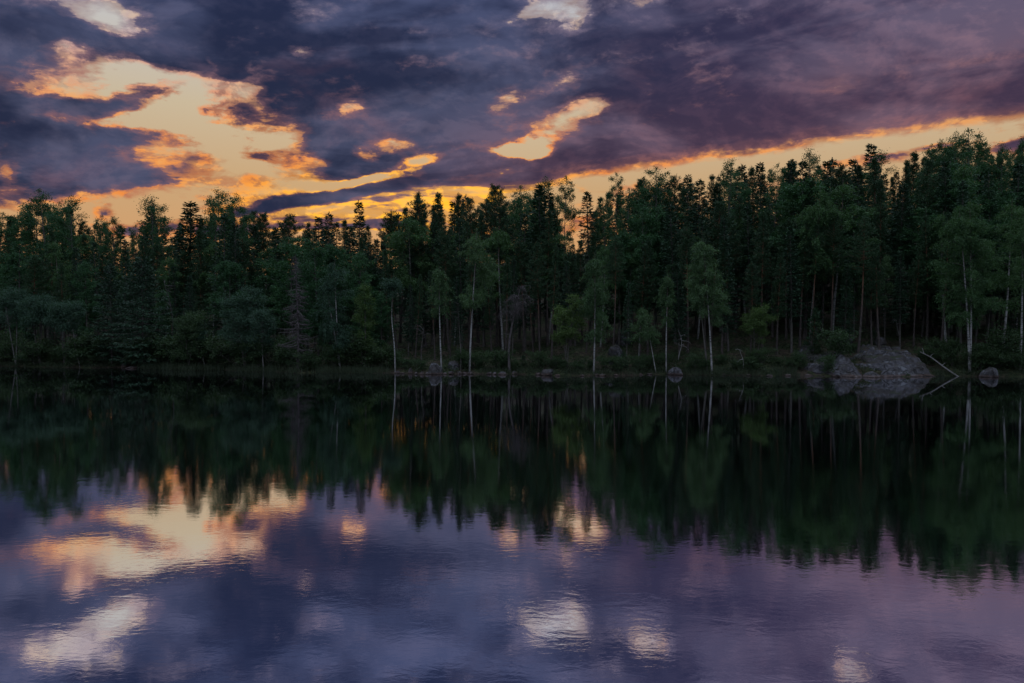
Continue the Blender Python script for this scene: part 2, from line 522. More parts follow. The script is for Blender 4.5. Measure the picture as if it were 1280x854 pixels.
def granite(name='granite'):
    m, b = material(name)
    tc = b.n('ShaderNodeTexCoord').outputs['Object']
    gp = b.n('ShaderNodeNewGeometry').outputs['Position']
    z = b.n('ShaderNodeSeparateXYZ')
    b.t.links.new(gp, z.inputs[0])
    big = b.noise(gp, 0.55, 6, 0.65, 0.4)
    mid = b.noise(gp, 2.6, 6, 0.65)
    fine = b.noise(gp, 16, 4, 0.7)
    vor = b.n('ShaderNodeTexVoronoi', feature='DISTANCE_TO_EDGE')
    b.put(vor.inputs['Vector'], b.mapping(b.mix(0.45, gp, b.n('ShaderNodeTexNoise').outputs[1]), scale=(0.55, 0.55, 1.1), rot=(0.3, 0.2, 0.4)))
    vor.inputs['Scale'].default_value = 0.9
    crack = b.m('MULTIPLY', b.mr(vor.outputs[0], 0.0, 0.03, 1, 0), b.mr(b.noise(gp, 0.7, 3, 0.6), 0.36, 0.5))
    col = b.mix(b.mr(mid, 0.35, 0.65), (0.04, 0.038, 0.042, 1), (0.125, 0.12, 0.13, 1))
    col = b.mix(b.mr(big, 0.46, 0.6, 0, 0.85), col, (0.055, 0.047, 0.042, 1))
    col = b.mix(b.mr(b.noise(gp, 1.3, 5, 0.7, 0.6), 0.57, 0.64, 0, 0.7), col, (0.20, 0.205, 0.22, 1))
    col = b.mix(b.mr(fine, 0.56, 0.72, 0, 0.5), col, (0.04, 0.037, 0.037, 1))
    col = b.mix(b.m('MULTIPLY', crack, 0.8), col, (0.022, 0.02, 0.018, 1))
    # needle litter and moss lie where the rock is flat
    nz = b.n('ShaderNodeSeparateXYZ')
    b.t.links.new(b.n('ShaderNodeNewGeometry').outputs['Normal'], nz.inputs[0])
    flat = b.m('MULTIPLY', b.mr(b.m('ADD', nz.outputs[2], b.m('MULTIPLY', b.m('SUBTRACT', mid, 0.5), 0.5)), 0.80, 0.95), b.mr(z.outputs[2], 0.6, 1.6))
    col = b.mix(b.m('MULTIPLY', flat, 0.9), col, b.mix(b.mr(big, 0.4, 0.6), (0.06, 0.045, 0.032, 1), (0.03, 0.042, 0.018, 1)))
    # rust-brown line left by the lake on the lowest hand's breadth
    wl = b.m('ADD', z.outputs[2], b.m('MULTIPLY', b.m('SUBTRACT', mid, 0.5), 0.3))
    col = b.mix(b.mr(wl, 0.08, 0.30, 0.6, 0), col, (0.13, 0.078, 0.06, 1))
    col = b.mix(b.mr(wl, 0.02, 0.10, 0.9, 0), col, (0.03, 0.024, 0.02, 1))
    h = b.m('SUBTRACT', b.m('ADD', b.m('MULTIPLY', mid, 0.6), b.m('MULTIPLY', fine, 0.15)), b.m('MULTIPLY', crack, 0.4))
    b.t.links.new(principled(b, col, 0.88, 0.25, h, 0.9, 0.25), b.out.inputs[0])
    return m


def forest_floor():
    m, b = material('forest_floor')
    gp = b.n('ShaderNodeNewGeometry').outputs['Position']
    a = b.noise(gp, 0.35, 5, 0.6)
    c = b.noise(gp, 2.5, 6, 0.65)
    col = b.mix(b.mr(c, 0.35, 0.65), (0.035, 0.028, 0.02, 1), (0.085, 0.065, 0.045, 1))
    col = b.mix(b.mr(a, 0.42, 0.58, 0, 0.8), col, b.mix(b.mr(c, 0.4, 0.65), (0.02, 0.035, 0.014, 1), (0.06, 0.08, 0.03, 1)))
    b.t.links.new(principled(b, col, 0.95, 0.15, c, 1.0, 0.3), b.out.inputs[0])
    return m


def lake_water():
    m, b = material('lake_water')
    gp = b.n('ShaderNodeNewGeometry').outputs['Position']
    s = b.n('ShaderNodeSeparateXYZ')
    b.t.links.new(gp, s.inputs[0])
    patch = b.noise(b.mapping(gp, scale=(0.02, 0.05, 1)), 1.0, 4, 0.55)
    calm = b.mr(s.outputs[1], 25.0, 80.0, 1.0, 0.25)             # the far side lies in the lee of the forest
    amp = b.m('MULTIPLY', calm, b.mr(patch, 0.35, 0.65, 0.45, 1.5))
    r1 = b.noise(b.mapping(gp, scale=(0.9, 1.7, 1), rot=(0, 0, R(12))), 1.0, 3, 0.55, 0.8)
    r2 = b.noise(b.mapping(gp, scale=(4.0, 6.5, 1), rot=(0, 0, R(-16))), 1.0, 3, 0.6, 0.6)
    h = b.m('ADD', b.m('MULTIPLY', r1, 0.0019), b.m('MULTIPLY', r2, 0.0009))
    h = b.m('MULTIPLY', h, amp)
    bn = b.n('ShaderNodeBump')
    bn.inputs['Strength'].default_value = 1.0
    bn.inputs['Distance'].default_value = 1.0
    b.put(bn.inputs['Height'], h)
    gl = b.n('ShaderNodeBsdfGlossy', distribution='GGX')
    b.put(gl.inputs['Color'], (0.90, 0.905, 0.945, 1))
    b.put(gl.inputs['Roughness'], b.mr(s.outputs[1], 20.0, 85.0, 0.025, 0.02))
    b.put(gl.inputs['Normal'], bn.outputs[0])
    df = b.n('ShaderNodeBsdfDiffuse')
    b.put(df.inputs[0], (0.004, 0.005, 0.007, 1))
    mx = b.n('ShaderNodeMixShader')
    mx.inputs[0].default_value = 0.93
    b.t.links.new(df.outputs[0], mx.inputs[1])
    b.t.links.new(gl.outputs[0], mx.inputs[2])
    b.t.links.new(mx.outputs[0], b.out.inputs[0])
    return m


M = dict(
    pine=leaf_mat('pine_needles', (0.024, 0.054, 0.027), (0.046, 0.096, 0.042), 0.10),
    spruce=leaf_mat('spruce_needles', (0.018, 0.045, 0.026), (0.038, 0.086, 0.042), 0.08),
    birch=leaf_mat('birch_leaves', (0.050, 0.112, 0.046), (0.090, 0.165, 0.066), 0.30),
    aspen=leaf_mat('aspen_leaves', (0.032, 0.090, 0.040), (0.060, 0.140, 0.058), 0.25),
    shorebirch=leaf_mat('shore_birch_leaves', (0.068, 0.130, 0.060), (0.110, 0.180, 0.085), 0.30),
    alder=leaf_mat('alder_leaves', (0.038, 0.084, 0.054), (0.062, 0.116, 0.076), 0.22),
    bush=leaf_mat('bush_leaves', (0.034, 0.068, 0.030), (0.060, 0.100, 0.040), 0.25),
    moss=leaf_mat('ground_leaves', (0.026, 0.044, 0.020), (0.046, 0.066, 0.028), 0.2),
    rowan=leaf_mat('rowan_leaves', (0.065, 0.120, 0.035), (0.110, 0.165, 0.055), 0.32),
    sedge=leaf_mat('sedge_blades', (0.045, 0.066, 0.038), (0.080, 0.100, 0.060), 0.25),
    pbark=bark_pine(), bbark=bark_birch(),
    gbark=wood('grey_bark', (0.07, 0.062, 0.055), (0.16, 0.145, 0.13)),
    twig=wood('twig_bark', (0.04, 0.034, 0.032), (0.085, 0.07, 0.062)),
    abark=wood('alder_bark', (0.13, 0.12, 0.11), (0.27, 0.255, 0.24)),
    dead=wood('dead_wood', (0.065, 0.054, 0.054), (0.155, 0.135, 0.132)),
    pale=wood('bleached_wood', (0.28, 0.26, 0.26), (0.48, 0.46, 0.45)),
    rock=granite(), floor=forest_floor(), water=lake_water(),
)

# ------------------------------------------------------------------ terrain and lake
shore_px = [(-300, 455.5), (0, 458.5), (150, 460), (220, 462), (380, 466), (500, 467), (640, 468.5), (760, 470), (840, 468.5), (1000, 470.5), (1280, 471), (1600, 472)]


def plane_hit(px, py, z=0.0):
    d = ray(px, py)
    k = (z - CAM_H) / d[2]
    return d[0] * k, d[1] * k


_sp = [plane_hit(*p) for p in shore_px]
SX, SY = np.array([p[0] for p in _sp]), np.array([p[1] for p in _sp])
SLX, SLA = [-70, -35, 0, 14, 28, 50], [0.05, 0.07, 0.11, 0.16, 0.21, 0.27]


def shore_y(X):
    X = np.asarray(X, float)
    return np.interp(X, SX, SY) + 0.55 * np.sin(X * 0.42 + 2) + 0.35 * np.sin(X * 0.9) + 0.25 * np.sin(X * 2.3 + 1)


def ground_z(X, Y):
    X, Y = np.asarray(X, float), np.asarray(Y, float)
    s = Y - shore_y(X)
    a = np.interp(X, SLX, SLA)
    sp = np.clip(s, 0, None)
    up = 0.45 * (1 - np.exp(-sp / 1.0)) + a * np.minimum(sp, 40) + 0.30 * np.clip(sp - 40, 0, 45) + 0.01 * np.clip(sp - 85, 0, 900)
    bump = 0.22 * np.sin(X * 0.55 + Y * 0.3) + 0.18 * np.sin(X * 1.3 - Y * 0.8 + 2) + 0.12 * np.sin(X * 2.1 + Y * 1.7)
    up = up + bump * np.clip(sp / 6, 0, 1)
    down = np.maximum(0.4 * s, -3.0)
    z = np.where(s > 0, up, down)
    near = np.clip((9 - Y) * 0.5, 0, 4.0)
    return np.where(Y < 9, np.maximum(z, -3 + near * 7 / 4), z)


def ground_hit(px, py):
    """where the line of sight meets the ground beyond the lake"""
    d = ray(px, py)
    for Y in np.arange(72, 140, 0.25):
        k = Y / d[1]
        if CAM_H + d[2] * k < float(ground_z(d[0] * k, Y)):
            return d[0] * k, float(Y)
    return d[0] * 90 / d[1], 90.0


def grid_mesh(name, xs, ys, zf, mat, smooth=True):
    X, Y = np.meshgrid(xs, ys, indexing='ij')
    Z = zf(X, Y)
    g = G()
    nx, ny = len(xs), len(ys)
    i, j = np.meshgrid(np.arange(nx - 1), np.arange(ny - 1), indexing='ij')
    g.add(np.stack([X, Y, Z], -1), np.stack([i * ny + j, (i + 1) * ny + j, (i + 1) * ny + j + 1, i * ny + j + 1], -1))
    return g.mesh(name, mat, smooth)


xs = np.concatenate([[-2500, -1200, -500, -250, -140, -100], np.arange(-85, 85, 0.8), [100, 140, 250, 500, 1200, 2500]])
ys = np.concatenate([[-2500, -500, -100, -20, -5, 0, 2, 4, 6, 8, 10, 14, 30, 60], np.arange(72, 150, 0.6), [160, 180, 220, 300, 500, 1200, 2600]])
tag(link('ground', grid_mesh('ground', xs, ys, ground_z, M['floor'])), kind='structure')
wx = np.array([-2500, -300, -80, 0, 80, 300, 2500.0])
tag(link('water', grid_mesh('water', wx, np.array([-2500, -20, 20, 60, 130, 400, 2500.0]), lambda X, Y: X * 0, M['water'])), kind='structure')


# ------------------------------------------------------------------ tree builders (metres; base at the origin)
def sway(H, n, amt, rg, lean=(0, 0)):
    t = np.linspace(0, 1, n)
    a, p = rg.uniform(0.5, 1.2, 2) * amt, rg.uniform(0, 6.28, 2)
    x = a[0] * np.sin(t * 3.1 + p[0]) - a[0] * math.sin(p[0]) + lean[0] * t
    y = a[1] * np.sin(t * 2.7 + p[1]) - a[1] * math.sin(p[1]) + lean[1] * t
    return np.stack([x, y, t * H], -1)


def on(P, z):
    return np.array([np.interp(z, P[:, 2], P[:, 0]), np.interp(z, P[:, 2], P[:, 1]), z])


def unit(v):
    return v / (np.linalg.norm(v, axis=-1, keepdims=True) + 1e-9)


def limb_path(p0, az, elev, L, rg, curve=0.0, n=6, wob=0.06):
    """a limb that leaves p0; curve > 0 turns it up towards its tip, < 0 lets it hang"""
    P = [np.array(p0, float)]
    e, a = elev, az
    for i in range(n - 1):
        P.append(P[-1] + L / (n - 1) * np.array([math.cos(a) * math.cos(e), math.sin(a) * math.cos(e), math.sin(e)]))
        e = max(-1.45, min(1.45, e + curve / (n - 1) + rg.normal() * wob))
        a += rg.normal() * wob
    return np.array(P)


def along(P, f):
    x = np.clip(np.asarray(f) * (len(P) - 1), 0, len(P) - 1.001)
    i = x.astype(int)
    w = (x - i)[:, None]
    return P[i] * (1 - w) + P[i + 1] * w


def make_pine(seed, H=20, cb=0.5, spread=2.3, full=1.0, lean=(0, 0), tuft=0.36, flat=False):
    rg = np.random.default_rng(seed)
    T, Cg = G(), G()
    P = sway(H, 12, 0.22, rg, lean)
    r0 = 0.0085 * H
    T.tube(P, np.linspace(r0, 0.025, 12) * (1 + 0.35 * np.exp(-np.linspace(0, 1, 12) * 14)), 8)
    cen, mdir = [], []
    z = cb * H
    while z < H - 0.25:
        t = (z / H - cb) / (1 - cb)
        prof = min(1, (t + 0.22) / 0.45) * (1 - t) ** (0.6 if flat else 1.0) + 0.05
        nb = rg.integers(4, 7)
        a0 = rg.uniform(0, 6.28)
        for k in range(nb):
            if rg.random() > 0.96 * full:
                continue
            L = spread * prof * rg.uniform(0.45, 1.2)
            el = -0.12 + 0.75 * t + rg.normal() * 0.14
            B = limb_path(on(P, z + rg.uniform(-0.2, 0.2)), a0 + k * 6.28 / nb + rg.normal() * 0.3, el, L, rg, 0.45, 6)
            T.tube(B, np.linspace(0.014 + 0.012 * L, 0.008, 6), 3)
            nt = max(3, int(L / 0.16))
            f = rg.uniform(0.18, 1.0, nt)
            f[0] = 1.0
            Q = along(B, f)
            d = unit(B[-1] - B[0])
            side = unit(np.cross(d, [0, 0, 1.0]))
            off = rg.normal(size=(nt, 1)) * 0.26 * (0.5 + 0.3 * L) * (1.15 - f[:, None])
            cen.append(Q + side * off + np.array([0, 0, 0.05]))
            mdir.append(unit(d + side * np.sign(off) * 0.5 + np.array([0, 0, 0.35])))
        z += rg.uniform(0.30, 0.56) * (1.10 - 0.3 * t)
    # leader and candles
    for q in range(4):
        cen.append(on(P, H - 0.22 * q)[None])
        mdir.append(np.array([[0, 0, 1.0]]))
    # dead stubs below the crown
    for q in range(rg.integers(4, 9)):
        zz = rg.uniform(min(0.22, cb * 0.5), cb) * H
        B = limb_path(on(P, zz), rg.uniform(0, 6.28), rg.uniform(-0.3, 0.25), rg.uniform(0.4, 1.7), rg, -0.2, 5, 0.15)
        T.tube(B, np.linspace(0.022, 0.006, 5), 3)
    cen, mdir = np.concatenate(cen), np.concatenate(mdir)
    k = 15
    C = np.repeat(cen, k, 0) + rg.normal(size=(len(cen) * k, 3)) * 0.10
    D = np.repeat(mdir, k, 0) * 0.75 + rg.normal(size=(len(C), 3)) * 0.55 + np.array([0, 0, 0.22])
    Cg.cards(C, D, rg.uniform(0.7, 1.2, len(C)) * tuft * 0.8, rg.uniform(0.035, 0.07, len(C)), rg=rg)
    return T, Cg, H


def make_spruce(seed, H=20, cb=0.12, spread=2.4, full=1.0, lean=(0, 0), droop=0.5, power=0.85):
    rg = np.random.default_rng(seed)
    T, Cg = G(), G()
    P = sway(H, 10, 0.1, rg, lean)
    T.tube(P, np.linspace(0.0085 * H, 0.02, 10), 8)
    cs, ds, ls = [], [], []
    z = cb * H
    while z < H - 0.15:
        t = z / H
        tt = (t - cb) / (1 - cb)
        Lm = spread * (1 - tt) ** power * min(1, 0.55 + tt * 3) + 0.12
        nb = rg.integers(4, 7)
        a0 = rg.uniform(0, 6.28)
        for k in range(nb):
            if rg.random() > full:
                continue
            L = Lm * rg.uniform(0.6, 1.15)
            el = -0.30 * droop / 0.5 * (1 - tt) + 0.55 * tt ** 2 + rg.normal() * 0.1
            B = limb_path(on(P, z + rg.uniform(-0.12, 0.12)), a0 + k * 6.28 / nb + rg.normal() * 0.25, el, L, rg, 0.35, 6, 0.05)
            T.tube(B, np.linspace(0.010 + 0.010 * L, 0.006, 6), 3)
            d = unit(B[-1] - B[0])
            side = unit(np.cross(d, [0, 0, 1.0]))
            n = max(3, int(L / 0.13))
            f = rg.uniform(0.12, 1.0, n)
            s = rg.choice([-1.0, 1.0], n)[:, None]
            tl = (0.18 + 0.34 * L * (1 - 0.75 * f) * 0.6)[:, None]
            Q = along(B, f)
            dd = unit(d * 0.8 + side * s * 0.9 + np.array([0, 0, -0.35 * droop]) + rg.normal(size=(n, 3)) * 0.12)
            for q in (0.0, 0.5, 1.0):
                cs.append(Q + dd * tl * q)
                ds.append(dd + rg.normal(size=(n, 3)) * 0.28 + np.array([0, 0, -0.25 * droop]))
                ls.append(np.full(n, 0.30))
            cs.append(B[-1][None])
            ds.append(d[None])
            ls.append(np.array([0.35]))
        z += rg.uniform(0.26, 0.44) * (1.1 - 0.45 * tt)
    for q in range(10):
        cs.append(on(P, H - 0.08 * q)[None])
        ds.append(np.array([[rg.normal() * 0.3, rg.normal() * 0.3, 1.0]]))
        ls.append(np.array([0.3]))
    C, D, L = np.concatenate(cs), np.concatenate(ds), np.concatenate(ls)
    Cg.cards(C, D, L * rg.uniform(0.75, 1.35, len(C)), rg.uniform(0.09, 0.15, len(C)), np.array([0, 0, 1.0]), 0.45, rg)
    return T, Cg, H


def make_birch(seed, H=15, cb=0.38, width=2.0, limbs=42, hang=1.0, lean=(0, 0), bend=0.35, leaf=0.12, dens=1.0, lobes=0, stems=1, twist=0):
    rg = np.random.default_rng(seed)
    T, Cg = G(), G()
    cs, ds, trunks = [], [], []
    for st in range(stems):
        Hs = H * (1 if st == 0 else rg.uniform(0.8, 0.95))
        ln = lean if st == 0 else (lean[0] + rg.uniform(0.8, 1.6) * (-1) ** st, lean[1] + rg.uniform(-0.5, 0.5))
        P = sway(Hs, 14, bend, rg, ln)
        if twist:
            P[:, 0] += twist * np.sin(np.linspace(0, 9, 14)) * np.linspace(0, 1, 14)
        trunks.append(P)
        T.tube(P, np.linspace(0.0062 * H + 0.02, 0.012, 14), 8)
    T.split()
    for P in trunks:
        Hs = P[-1, 2]
        lob = [(rg.uniform(0.05, 0.85), rg.uniform(0, 6.28)) for _ in range(lobes)]
        for k in range(int(limbs / stems)):
            t = rg.random() ** 0.9
            az = rg.uniform(0, 6.28)
            if lobes:
                lt, la = lob[rg.integers(lobes)]
                t = min(1, max(0, lt + rg.normal() * 0.05))
                az = la + rg.normal() * 0.45
            z = (cb + (0.97 - cb) * t) * Hs
            L = width * (math.sin(math.pi * (0.18 + 0.80 * t)) ** 0.7) * rg.uniform(0.55, 1.1)
            B = limb_path(on(P, z), az, rg.uniform(0.45, 0.95), L * 1.15, rg, -0.9 * hang, 7, 0.1)
            T.tube(B, np.linspace(0.014 + 0.012 * L, 0.006, 7), 3)
            nt = max(3, int(7 * dens * (0.5 + L * 0.5)))
            for f, p in zip(np.linspace(0.25, 1, nt), along(B, np.linspace(0.25, 1, nt))):
                tl = rg.uniform(0.35, 1.15) * (0.4 + 0.6 * hang) * (0.6 + 0.25 * width)
                W_ = limb_path(p, az + rg.normal() * 1.1, rg.uniform(-0.5, 0.5) - 0.5 * hang, tl, rg, -0.9 * hang, 5, 0.12)
                n = max(6, int(tl / 0.030))
                q = along(W_, rg.random(n))
                cs.append(q + rg.normal(size=(n, 3)) * 0.09)
                ds.append(rg.normal(size=(n, 3)) * 0.7 + np.array([0, 0, -0.55 * hang]))
        # top spray
        n = 60
        q = along(P, rg.uniform(0.86, 1.0, n))
        cs.append(q + rg.normal(size=(n, 3)) * 0.18)
        ds.append(rg.normal(size=(n, 3)) + np.array([0, 0, 0.2]))
    C, D = np.concatenate(cs), np.concatenate(ds)
    Cg.cards(C, D, rg.uniform(0.7, 1.4, len(C)) * leaf, rg.uniform(0.55, 0.95, len(C)) * leaf, rg=rg)
    return T, Cg, H


def make_aspen(seed, H=20, cb=0.42, width=2.8, limbs=26, leaf=0.14, per=60, lean=(0, 0), clus=0.42, stems=1, fan=0.0, low=False):
    """airy broadleaf: separate leaf clusters on ascending limbs"""
    rg = np.random.default_rng(seed)
    T, Cg = G(), G()
    cs = []
    for st in range(stems):
        a = st * 6.28 / max(1, stems) + rg.uniform(0, 1)
        ln = (lean[0] + math.cos(a) * fan * (stems > 1), lean[1] + math.sin(a) * fan * (stems > 1))
        Hs = H * (1 if st == 0 else rg.uniform(0.72, 0.98))
        P = sway(Hs, 12, 0.3 if not low else 0.2, rg, ln)
        T.tube(P, np.linspace((0.0085 * H if not low else 0.012 * H) / stems ** 0.4, 0.015, 12), 7 if not low else 6)
        for k in range(int(limbs / stems)):
            t = (k + rg.random()) / (limbs / stems)
            z = (cb + (0.95 - cb) * t) * Hs
            L = width * (math.sin(math.pi * (0.22 + 0.70 * t)) ** 0.8) * rg.uniform(0.6, 1.15)
            az = rg.uniform(0, 6.28)
            B = limb_path(on(P, z), az, rg.uniform(0.35, 0.9), L, rg, rg.uniform(-0.3, 0.5), 6, 0.14)
            T.tube(B, np.linspace(0.014 + 0.012 * L, 0.007, 6), 3)
            for f in rg.uniform(0.35, 1.0, max(2, int(L * 2.4))):
                p = along(B, [f])[0]
                S = limb_path(p, az + rg.normal() * 1.2, rg.uniform(-0.1, 1.0), rg.uniform(0.25, 0.8), rg, 0.0, 4, 0.15)
                T.tube(S, np.linspace(0.012, 0.005, 4), 3)
                cs.append(S[-1])
            cs.append(B[-1])
        cs += [P[-1], P[-1] - [0, 0, 0.5], P[-2]]
    cs = np.array(cs)
    sz = rg.uniform(0.5, 1.2, len(cs)) * clus
    C = np.repeat(cs, per, 0) + rg.normal(size=(len(cs) * per, 3)) * np.repeat(sz, per)[:, None] * np.array([0.62, 0.62, 0.5])
    Cg.cards(C, rg.normal(size=C.shape) + np.array([0, 0, -0.2]), rg.uniform(0.7, 1.3, len(C)) * leaf, rg.uniform(0.55, 0.9, len(C)) * leaf, rg=rg)
    return T, Cg, H


def make_dead_spruce(seed, H=12, spread=2.1, zlow=0.12):
    rg = np.random.default_rng(seed)
    T, Bg = G(), G()
    P = sway(H, 10, 0.16, rg)
    T.tube(P, np.linspace(0.0115 * H, 0.025, 10), 8)
    z = zlow * H
    while z < H * 0.985:
        t = z / H
        for k in range(rg.integers(3, 6)):
            L = spread * (1 - t) ** 0.75 * rg.uniform(0.45, 1.2) * min(1, 0.5 + 2 * t) + 0.15
            B = limb_path(on(P, z), rg.uniform(0, 6.28), -0.35 + rg.normal() * 0.2, L, rg, 0.5 + rg.normal() * 0.3, 7, 0.12)
            Bg.tube(B, np.linspace(0.022 + 0.020 * L, 0.010, 7), 4)
            for f in rg.uniform(0.2, 1.0, int(3 + L * 6)):
                p = along(B, [f])[0]
                S = limb_path(p, rg.uniform(0, 6.28), rg.uniform(-1.3, 0.1), rg.uniform(0.15, 0.65), rg, rg.uniform(-0.6, 0.3), 4, 0.25)
                Bg.tube(S, np.linspace(0.011, 0.004, 4), 3)
        z += rg.uniform(0.18, 0.36)
    return T, Bg, H


def make_drooping_dead(seed, H=8.5):
    """dead tree whose top bends over into hanging grey twigs"""
    rg = np.random.default_rng(seed)
    T, Bg = G(), G()
    z = np.linspace(0, 1, 12)
    P = np.stack([0.9 * z ** 2 - 0.15 * np.sin(z * 5), 0.2 * np.sin(z * 3), z * H * 0.96], -1)
    T.tube(P, np.linspace(0.15, 0.05, 12), 8)
    T.tube(limb_path(P[7], 3.6, 0.1, 1.6, rg, -0.9, 6, 0.1), np.linspace(0.045, 0.012, 6), 4)
    T.tube(limb_path(P[5], 3.3, 0.3, 1.0, rg, -0.4, 5, 0.2), np.linspace(0.035, 0.01, 5), 4)
    tops = []
    for az, L, e in ((0.1, 1.7, 0.7), (0.4, 1.2, 0.9), (3.0, 1.6, 0.35), (3.3, 2.6, 0.0), (2.8, 1.1, 0.9), (1.5, 1.0, 0.7), (4.6, 1.1, 0.6), (5.4, 1.3, 0.6), (3.9, 1.5, 0.5), (0.0, 0.9, 1.2)):
        i = rg.integers(8, 12)
        B = limb_path(P[i], az, e, L, rg, -1.5, 8, 0.1)
        Bg.tube(B, np.linspace(0.035, 0.010, 8), 4)
        tops.append(B)
    for B in tops:
        for f in rg.uniform(0.12, 1.0, 30):
            p = along(B, [f])[0]
            S = limb_path(p, rg.uniform(0, 6.28), rg.uniform(-0.9, 0.3), rg.uniform(0.5, 1.5), rg, -1.3, 6, 0.15)
            Bg.tube(S, np.linspace(0.014, 0.004, 6), 3)
            for g in rg.uniform(0.3, 1, 3):
                q = along(S, [g])[0]
                Bg.tube(limb_path(q, rg.uniform(0, 6.28), -0.8, rg.uniform(0.2, 0.5), rg, -0.6, 4, 0.2), np.linspace(0.008, 0.003, 4), 3)
    return T, Bg, H


def make_snag(seed, H=6, lean=(0, 0), crook=0.25, arms=5):
    rg = np.random.default_rng(seed)
    T = G()
    t = np.linspace(0, 1, 12)
    P = np.stack([lean[0] * t + crook * np.sin(t * 5 + seed), lean[1] * t + 0.3 * crook * np.sin(t * 4), t * H], -1)
    P[:, :2] -= P[0, :2]
    T.tube(P, np.linspace(0.010 * H + 0.008, 0.015, 12), 7)
    for k in range(arms):
        B = limb_path(on(P, rg.uniform(0.45, 0.98) * H), rg.choice([0, 3.14]) + rg.normal() * 0.5, rg.uniform(-0.2, 0.8), rg.uniform(0.4, 1.6), rg, rg.uniform(-0.8, 0.4), 7, 0.22)
        T.tube(B, np.linspace(0.03, 0.008, 7), 4)
        for f in rg.uniform(0.3, 1, 4):
            T.tube(limb_path(along(B, [f])[0], rg.uniform(0, 6.28), rg.uniform(-0.5, 0.7), rg.uniform(0.2, 0.6), rg, -0.3, 4, 0.25), np.linspace(0.012, 0.004, 4), 3)
    return T, None, H


# a stock of shapes per kind; trees of one shape share its meshes
STOCK = {}


def stock(key, built, tname, tmat, cname, cmat):
    T, Cg, H = built
    STOCK.setdefault(key, []).append((T.mesh(tname, M[tmat], True, M['twig']), Cg.mesh(cname, M[cmat], False) if Cg is not None else None, H, cname))


for s in range(10):
    stock('pine', make_pine(100 + s, 20, [0.5, 0.42, 0.55, 0.36, 0.48, 0.6, 0.45, 0.52, 0.4, 0.62][s], [2.3, 2.0, 2.7, 1.8, 2.3, 2.8, 1.6, 3.0, 2.4, 2.2][s], [1, .92, .9, 1, .8, .85, 1, .85, .75, .8][s], (rng.normal() * .35, rng.normal() * .35), flat=s in (2, 5, 7, 9)), 'trunk', 'pbark', 'crown', 'pine')
for s in range(6):
    stock('spruce', make_spruce(200 + s, 20, [0.12, 0.2, 0.3, 0.1, 0.25, 0.16][s], [2.2, 1.8, 1.7, 2.5, 1.5, 2.0][s], [1, .95, .9, 1, .9, .95][s]), 'trunk', 'gbark', 'crown', 'spruce')
for s in range(5):
    stock('aspen', make_aspen(300 + s, 20, [0.45, 0.5, 0.4, 0.55, 0.42][s], [2.6, 2.2, 3.0, 1.8, 2.4][s], [30, 26, 34, 22, 30][s], per=70), 'trunk', 'gbark', 'crown', 'aspen')
for s in range(4):
    stock('birch', make_birch(400 + s, 16, [0.35, 0.3, 0.42, 0.3][s], [2.1, 1.7, 2.4, 2.0][s], 46, [1, .8, 1.1, .9][s], dens=1.25), 'trunk', 'bbark', 'crown', 'birch')
for s in range(4):
    stock('leafy', make_birch(450 + s, 15, [0.2, 0.25, 0.15, 0.2][s], [2.6, 2.2, 2.9, 2.4][s], 64, 0.45, dens=1.4, leaf=.14), 'trunk', 'gbark', 'crown', 'aspen')
for s in range(4):
    stock('alder', make_aspen(500 + s, 7.5, [0.3, 0.35, 0.25, 0.4][s], [1.5, 1.3, 1.7, 1.2][s], [40, 34, 44, 30][s], 0.14, 40, clus=0.42, stems=[3, 2, 4, 2][s], fan=[1.3, 1.0, 1.6, 0.8][s], low=True), 'trunk', 'gbark', 'crown', 'alder')
for s in range(5):
    stock('bush', make_aspen(600 + s, 2.2, 0.12, [0.8, 0.7, 0.9, 0.75, 0.6][s], 30, 0.11, 36, clus=0.30, stems=5, fan=[.8, .6, 1.0, .7, .4][s], low=True), 'stem', 'gbark', 'foliage', 'bush')
for s in range(3):
    stock('youngspruce', make_spruce(700 + s, 4, 0.04, [1.0, 0.8, 1.1][s], 1.0, power=1.0, droop=0.3), 'trunk', 'gbark', 'crown', 'spruce')
for s in range(3):
    stock('youngpine', make_pine(720 + s, 5, 0.15, [1.0, 0.8, 1.1][s], 1.0, tuft=0.3), 'trunk', 'pbark', 'crown', 'pine')

KIND = {  # object name, category
    'pine': ('pine_tree', 'pine tree'), 'spruce': ('spruce_tree', 'spruce tree'), 'aspen': ('aspen_tree', 'aspen tree'), 'birch': ('birch_tree', 'birch tree'),
    'leafy': ('broadleaf_tree', 'tree'), 'alder': ('alder_tree', 'alder tree'), 'bush': ('bush', 'bush'), 'youngspruce': ('young_spruce', 'young spruce'),
    'youngpine': ('young_pine', 'young pine'),
}
_turn = {}
OUTCROP = None


def base_z(X, Y):
    z = float(ground_z(X, Y))
    if OUTCROP is not None:
        z = max(z, OUTCROP(X, Y))
    return z


